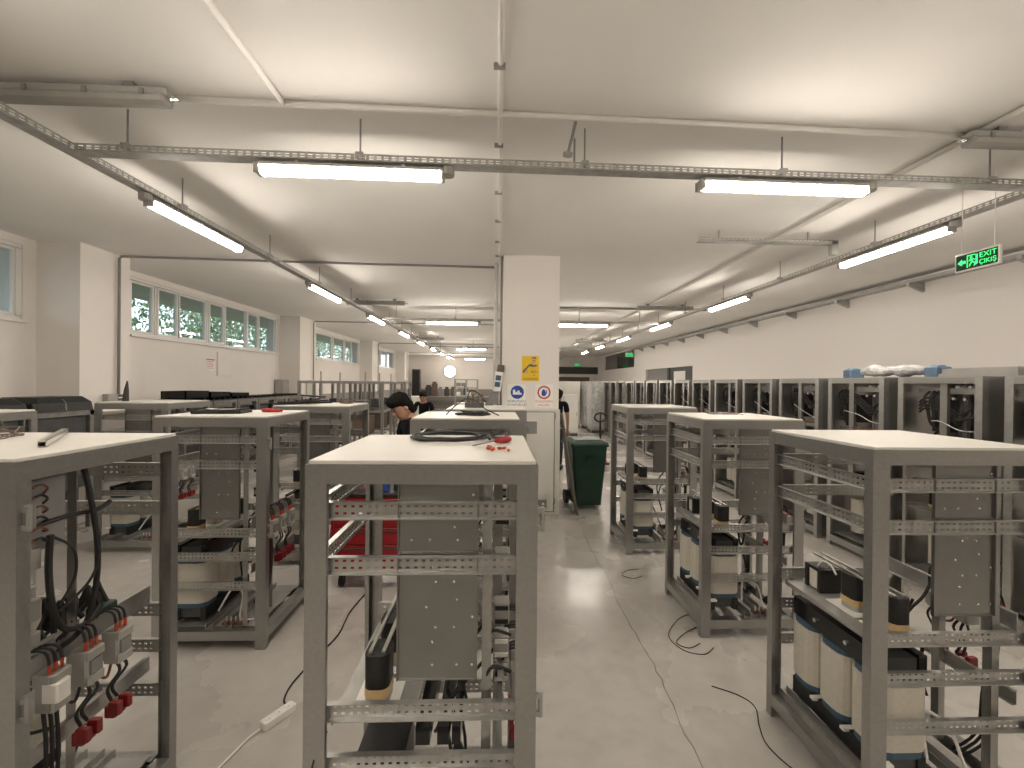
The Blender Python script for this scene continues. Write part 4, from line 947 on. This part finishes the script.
person('distant worker in dark clothes standing far back left of the pillar', (-1.68, 10.2, 0), R(175), .15, .25, 0, 'work', .93)
person('worker in black partly hidden behind the right edge of the pillar', (1.24, 9.0, 0), R(-20), .35, .25, 0, 'down', 1.0)

# ------------------------------------------------------------------ left side row with black lids along the wall
def low_cabinet():
    t = thing('low_cabinet', 'proto', 'cabinet', (0, 0, 0)); q = .05; w_, l_, h_ = .50, .70, 1.42
    for x, y in ((0, 0), (w_ - q, 0), (0, l_ - q), (w_ - q, l_ - q)): MB().box(x, y, 0, x + q, y + q, h_).build('post', 'galv_dull', t)
    for a in ((q, 0, w_ - q, .04), (q, l_ - .04, w_ - q, l_), (0, q, .04, l_ - q), (w_ - .04, q, w_, l_ - q)):
        MB().box(a[0], a[1], h_ - .06, a[2], a[3], h_).build('top_rail', 'galv_dull', t); MB().box(a[0], a[1], .06, a[2], a[3], .12).build('bottom_rail', 'galv_dull', t)
    MB().box(.04, .04, .7, w_ - .04, l_ - .04, .71).build('shelf', 'galv_dull', t)
    MB().cbox(.05, .1, .72, w_ - .1, l_ - .1, 1.25, .02).build('control_box', 'dark_grey', t)
    MB().box(.0, .005, h_, w_, l_ - .005, h_ + .012).build('lid', 'black', t)
    for k in range(4): MB().box(.06, .05 + .16 * k, h_ + .012, w_ - .05, .12 + .16 * k, h_ + .05).build('lid_rib', 'black_gloss', t)
    return t
LC = low_cabinet(); 
for k in range(6):
    lb = 'low dark framed cabinet with ribbed black lid by the left wall, %s from the camera' % ORD[k]
    if k == 0: LC.location = (-5.55, 7.2, 0); LC['label'] = lb; LC['group'] = 'low cabinets along the left wall'
    else: dup(LC, lb, (-5.55, 7.2 + .73 * k, 0), 0, 'low cabinets along the left wall')
for k in range(3):
    t = thing('black_crate', 'open black plastic crate on the low cabinets, %s in the row' % ORD[k], 'crate', (-5.5, 7.3 + .62 * k, 1.472), 0, 'black crates on the low cabinets')
    MB().box(0, 0, 0, .4, .58, .015).build('bottom', 'black', t)
    for a in ((0, 0, .4, .015), (0, .565, .4, .58), (0, 0, .015, .58), (.385, 0, .4, .58)): MB().box(a[0], a[1], 0, a[2], a[3], .13 - .03 * k).build('side', 'black_gloss', t)
for k in range(3):
    t = thing('covered_cabinet', 'grey cabinet under a black cover at the left picture edge, %s of three' % ('left', 'middle', 'right')[k], 'cabinet', (-5.42, 3.3 + .74 * k, 0), 0, 'black covered cabinets at the left edge')
    for x, y in ((0, 0), (.45, 0), (0, .65), (.45, .65)): MB().box(x, y, 0, x + .05, y + .05, 1.42).build('post', 'galv_dull', t)
    MB().box(0, 0, 1.36, .5, .70, 1.42).build('top_frame', 'galv_dull', t); MB().box(.02, .02, .1, .06, .68, 1.36).build('side_panel', 'sheet', t); MB().cbox(.1, .06, .5, .47, .64, 1.36, .01).build('content', 'dark_grey', t)
    m = MB(); m.rings([[Vector((x, y, 1.42)) for x, y in rrect(-.01, 0, .51, .70, .03)], [Vector((x, y, 1.52)) for x, y in rrect(.0, .01, .50, .69, .04)], [Vector((x, y, 1.585)) for x, y in rrect(.08, .06, .44, .64, .05)]]); m.build('cover', 'black', t)
    MB().tube([(.5, .35, 1.43), (.49, .35, 1.52), (.42, .35, 1.588)], .012, 6).build('strap', 'mid_grey', t)
# wall fittings on the left
t = thing('junction_box', 'small grey junction box under the conduit on the near pilaster', 'junction box', (-5.45, 6.32, 1.53))
MB().cbox(0, -.14, -.055, .09, .02, .055, .01).build('body', 'plastic_grey', t); MB().cbox(0, .03, -.045, .07, .15, .045, .01).build('socket', 'brown', t); MB().box(.07, .04, -.008, .075, .14, .008).build('stripe', 'plastic_white', t)
t = thing('wall_notice', 'white notice with red heading on the left wall under the windows', 'notice', (XL + .002, 9.30, 2.12))
MB().box(0, -.14, -.12, .003, .14, .12).build('sheet', 'paper', t); MB().box(.003, -.13, .085, .0045, .13, .11).build('heading', 'ink_red', t)
for k in range(5): MB().box(.003, -.11, .055 - .035 * k, .0045, .11 - .03 * (k % 2), .065 - .035 * k).build('text_line', 'ink_red', t)
t = thing('wall_panel', 'pale grey panel on the left wall beside the red notice', 'panel', (XL + .002, 9.72, 2.14))
MB().cbox(0, -.22, -.26, .02, .22, .26, .006).build('board', 'wall_plain', t); MB().cbox(.02, -.19, -.23, .024, .19, .23, .002).build('face', 'wall_plain', t)
for k, (y, mt, h_) in enumerate(((11.9, 'plastic_grey', .62), (12.6, 'plastic_white', .62))):
    t = thing('electric_box', '%s electric box on the left wall past the windows' % ('grey' if k == 0 else 'white'), 'electric box', (-5.98 if k == 0 else -5.44, y, 1.2))
    MB().cbox(0, 0, 0, .22, .36, h_, .01).build('body', mt, t); MB().cbox(.22, .02, .02, .232, .34, h_ - .02, .004).build('door', mt, t); MB().cbox(.232, .30, .3, .25, .32, .36, .004).build('handle', 'dark_grey', t)
m = MB(); m.tube([(0, 0, 0), (0, .01, .12), (.005, .015, .22)], [.03, .022, .006], 8); tag(m.build('glue_nozzle', 'rubber', None, loc=(-4.0, 4.82, ZT)), 'slim dark cone bottle standing on the far left frame top', 'bottle')

# tall bare frames at the left rear
def bare_frame(label, x, y, w_, l_, h_):
    t = thing('bare_frame', label, 'frame', (x, y, 0), 0, 'tall bare frames at the left rear'); q = .05
    for a, b in ((0, 0), (w_ - q, 0), (0, l_ - q), (w_ - q, l_ - q)): MB().box(a, b, 0, a + q, b + q, h_).build('post', 'galv', t)
    for a in ((q, 0, w_ - q, q), (q, l_ - q, w_ - q, l_), (0, q, q, l_ - q), (w_ - q, q, w_, l_ - q)):
        MB().box(a[0], a[1], h_ - q, a[2], a[3], h_).build('top_rail', 'galv', t); MB().box(a[0], a[1], .06, a[2], a[3], .06 + q).build('bottom_rail', 'galv', t); MB().box(a[0], a[1], 1.2, a[2], a[3], 1.2 + q * .7).build('middle_rail', 'galv', t)
    MB().cbox(.1, .1, .75, w_ - .1, l_ - .1, .78, .01).build('shelf', 'galv_dull', t); MB().cbox(.12, .15, .78, w_ * .6, l_ - .15, 1.12, .02).build('content', 'brown', t); MB().cbox(.15, .15, 1.25, w_ * .5, l_ - .15, 1.42, .02).build('content', 'dark_grey', t)
    MB().cyl((w_ * .55, .02, 1.2), (w_ * .55, .02, h_ + .18), .012, 6).build('rod', 'conduit_grey', t)
    return t
for k, (x, y) in enumerate(((-3.75, 8.3), (-2.92, 8.3), (-3.75, 9.3), (-2.92, 9.3), (-2.92, 10.3))):
    bare_frame('tall bare steel frame at the left rear, %s' % ('front row left', 'front row right', 'second row left', 'second row right', 'rearmost')[k], x, y, .78, .72, 1.80)
# benches and boxes at the back
def bench(label, x, y, w_, d_, h_, col):
    t = thing('work_bench', label, 'bench', (x, y, 0)); MB().cbox(0, 0, h_ - .05, w_, d_, h_, .01).build('top', col, t)
    for a in (.03, w_ - .09):
        for b in (.03, d_ - .09): MB().box(a, b, 0, a + .06, b + .06, h_ - .05).build('leg', 'galv_dull', t)
    MB().box(.05, d_ - .06, .3, w_ - .05, d_ - .02, .6).build('back_rail', 'galv_dull', t); return t
bench('grey work bench against the back wall at the left', -4.6, 27.5, 3.2, .8, .9, 'plate_galv'); bench('long work bench by the back wall near the pillar', -.9, 27.5, 2.6, .8, .9, 'plate_galv')
rnd = random.Random(19)
for k in range(7):
    m = MB(); a, b, c = rnd.uniform(.25, .45), rnd.uniform(.2, .35), rnd.uniform(.35, .8); m.cbox(0, 0, 0, a, b, c, .02); m.cbox(.04, .04, c, a - .06, b - .04, c + .12, .02)
    tag(m.build('machine_part', ['dark_grey', 'brown', 'mid_grey'][k % 3], None, loc=(-4.5 + .40 * k, 27.6, .9)), 'dark machine part on the left back bench, %s from the left' % ('first', 'second', 'third', 'fourth', 'fifth', 'sixth', 'seventh')[k], 'machine part', 'machine parts on the back bench')
def shelf_unit(label, x, y, w_, h_):
    t = thing('shelf_unit', label, 'shelf', (x, y, 0))
    for a in (0, w_ / 2 - .03, w_ - .06):
        for b in (0, .44): MB().box(a, b, 0, a + .06, b + .06, h_).build('upright', 'galv', t)
    for z in (.2, .65, 1.1, 1.5, 1.9): MB().box(0, 0, z, w_, .5, z + .05).build('shelf_board', 'plate_galv', t)
    for k in range(8): MB().cbox(.1 + .25 * k % (w_ - .4), .1, .25 + .45 * (k % 4), .3 + .25 * k % (w_ - .4), .4, .42 + .45 * (k % 4), .02).build('content', ['cardboard', 'dark_grey', 'plastic_white', 'mid_grey'][k % 4], t)
shelf_unit('open grey shelf unit by the back wall seen above the centre frames', -2.05, 21.0, 1.15, 1.95)
t = thing('round_wall_lamp', 'glaring round lamp on the back wall', 'lamp', (-3.1, 28.98, 2.5)); 
MB().cyl((0, 0, 0), (0, -.10, 0), .38, 20).build('housing', 'lamp_body', t); MB().cyl((0, -.10, 0), (0, -.13, 0), .34, 20).build('diffuser', 'lamp_glow', t)
for lb, x, y, a, b, c, mt in (('white carton with blue edge left of the distant worker', -2.3, 11.3, .42, .4, 1.42, 'plastic_white'), ('white cabinet right of the distant worker', -1.05, 11.5, .75, .5, 1.25, 'cabinet_white')):
    t = thing('storage_cabinet', lb, 'cabinet', (x, y, 0)); MB().cbox(0, 0, 0, a, b, c, .01).build('body', mt, t); MB().cbox(.02, -.014, .05, a * .5 - .01, 0, c - .04, .005).build('door', mt, t); MB().cbox(a * .5 + .01, -.014, .05, a - .02, 0, c - .04, .005).build('door', mt, t)
    if 'blue' in lb: MB().box(a - .05, -.02, .1, a, -.014, c).build('edge_strip', 'sky_blue', t)
t = thing('wall_rack', 'tall dark rack against the left part of the back wall', 'rack', (-5.4, 27.9, 0)); MB().cbox(0, 0, 0, .5, .5, 2.6, .02).build('body', 'dark_grey', t); MB().box(.03, -.01, .1, .47, 0, 2.5).build('door', 'black', t)
# white cabinets at the right rear
for k, (lb, x, y, w_, d_, h_) in enumerate((('low white cabinet standing alone beyond the pillar on the right', 2.30, 14.6, .50, .5, 1.40), ('tall white cabinet behind the low white one', 2.45, 17.4, .95, .7, 1.88), ('film wrapped tall cabinet at the far end of the right row', 3.45, 15.6, .75, .8, 1.88), ('second film wrapped cabinet behind the end of the right row', 3.5, 17.0, .75, .8, 1.88))):
    t = thing('white_cabinet', lb, 'cabinet', (x, y, 0)); MB().cbox(0, 0, .10, w_, d_, h_, .012).build('body', 'cabinet_cream' if k < 2 else 'plastic_film', t); MB().cbox(.03, -.016, .14, w_ - .03, 0, h_ - .04, .006).build('door', 'cabinet_white' if k < 2 else 'plastic_film', t)
    MB().box(.03, .03, 0, w_ - .03, d_ - .03, .10).build('plinth', 'dark_grey', t); MB().cbox(w_ - .08, -.035, h_ * .5, w_ - .06, -.016, h_ * .5 + .12, .004).build('handle', 'chrome', t)
# office opening and door tops in the right wall
d2 = struct(MB().box(XR + .1, 14.9, 0, XR + .14, 17.0, 2.45).build('door_2', 'door_dark')); MB().box(XR + .09, 15.6, 1.0, XR + .1, 16.6, 2.3).build('pane', 'plastic_white', d2)
d3 = struct(MB().box(XR + .1, 17.2, 0, XR + .14, 19.45, 2.45).build('door_3', 'mid_grey')); MB().box(XR + .06, 17.0, 0, XR + .16, 17.2, 2.45).build('door_frame', 'door_dark', d3)
w5 = struct(MB().box(XR + .1, 21.2, 2.64, XR + .16, 21.3, 3.5).build('window_5', 'door_dark'))
MB().box(XR + .12, 21.3, 2.64, XR + .13, 24.6, 3.5).build('pane', 'glass', w5); MB().box(XR + .1, 24.6, 2.64, XR + .16, 27.2, 3.5).build('panel', 'galv_dull', w5)

# ------------------------------------------------------------------ cables and power strip on the floor
def floor_cable(label, pts, r_, mt):
    o = MB().tube([(x, y, r_ + .001 + z) for x, y, z in pts], r_, 6, 8).build('floor_cable', mt, None, smooth=True); return tag(o, label, 'cable')
t = thing('power_strip', 'white power strip on the floor left of the centre frame', 'power strip', (-1.185, 2.26, 0), math.atan2(.143, .09))
MB().cbox(0, -.026, 0, .175, .026, .042, .008).build('body', 'plastic_white', t)
for k in range(3):
    s = MB().disc((.035 + .052 * k, 0, .042), (0, 0, 1), .019, .0015, 14).build('socket', 'plastic_white', t); MB().box(.033 + .052 * k, -.010, .0435, .037 + .052 * k, -.006, .0445).build('hole', 'ink', s)
floor_cable('white cable running from the power strip toward the camera', [(-1.19, 2.25, .012), (-1.225, 2.20, 0), (-1.25, 2.10, 0), (-1.27, 2.0, 0), (-1.28, 1.85, 0), (-1.35, 1.6, 0)], .005, 'plastic_white')
floor_cable('black cable on the floor from the power strip to the red trolley', [(-1.10, 2.40, .02), (-1.17, 2.46, 0), (-1.19, 2.60, 0), (-1.15, 2.85, 0), (-1.10, 3.1, 0), (-1.12, 3.4, 0), (-1.08, 3.74, 0)], .005, 'rubber')
floor_cable('thin dark cable looping out from the second right frame', [(1.53, 3.33, 0), (1.40, 3.25, 0), (1.25, 3.05, 0), (1.28, 2.88, 0), (1.40, 2.83, 0), (1.50, 2.90, 0)], .0028, 'rubber')
floor_cable('second thin dark cable loop beside the second right frame', [(1.50, 3.15, 0), (1.36, 3.06, 0), (1.27, 2.96, 0), (1.33, 2.90, 0), (1.43, 2.95, 0)], .003, 'rubber')
floor_cable('thin dark cable at the foot of the right foreground frame', [(1.30, 2.53, 0), (1.42, 2.45, 0), (1.46, 2.36, 0), (1.40, 2.22, 0), (1.37, 2.10, 0), (1.42, 1.95, 0), (1.56, 1.80, 0)], .003, 'rubber')
floor_cable('small dark wire loop on the floor beside the third right frame', [(1.38, 4.0, 0), (1.28, 3.95, 0), (1.20, 4.02, 0), (1.28, 4.12, 0), (1.40, 4.15, 0)], .0025, 'rubber')
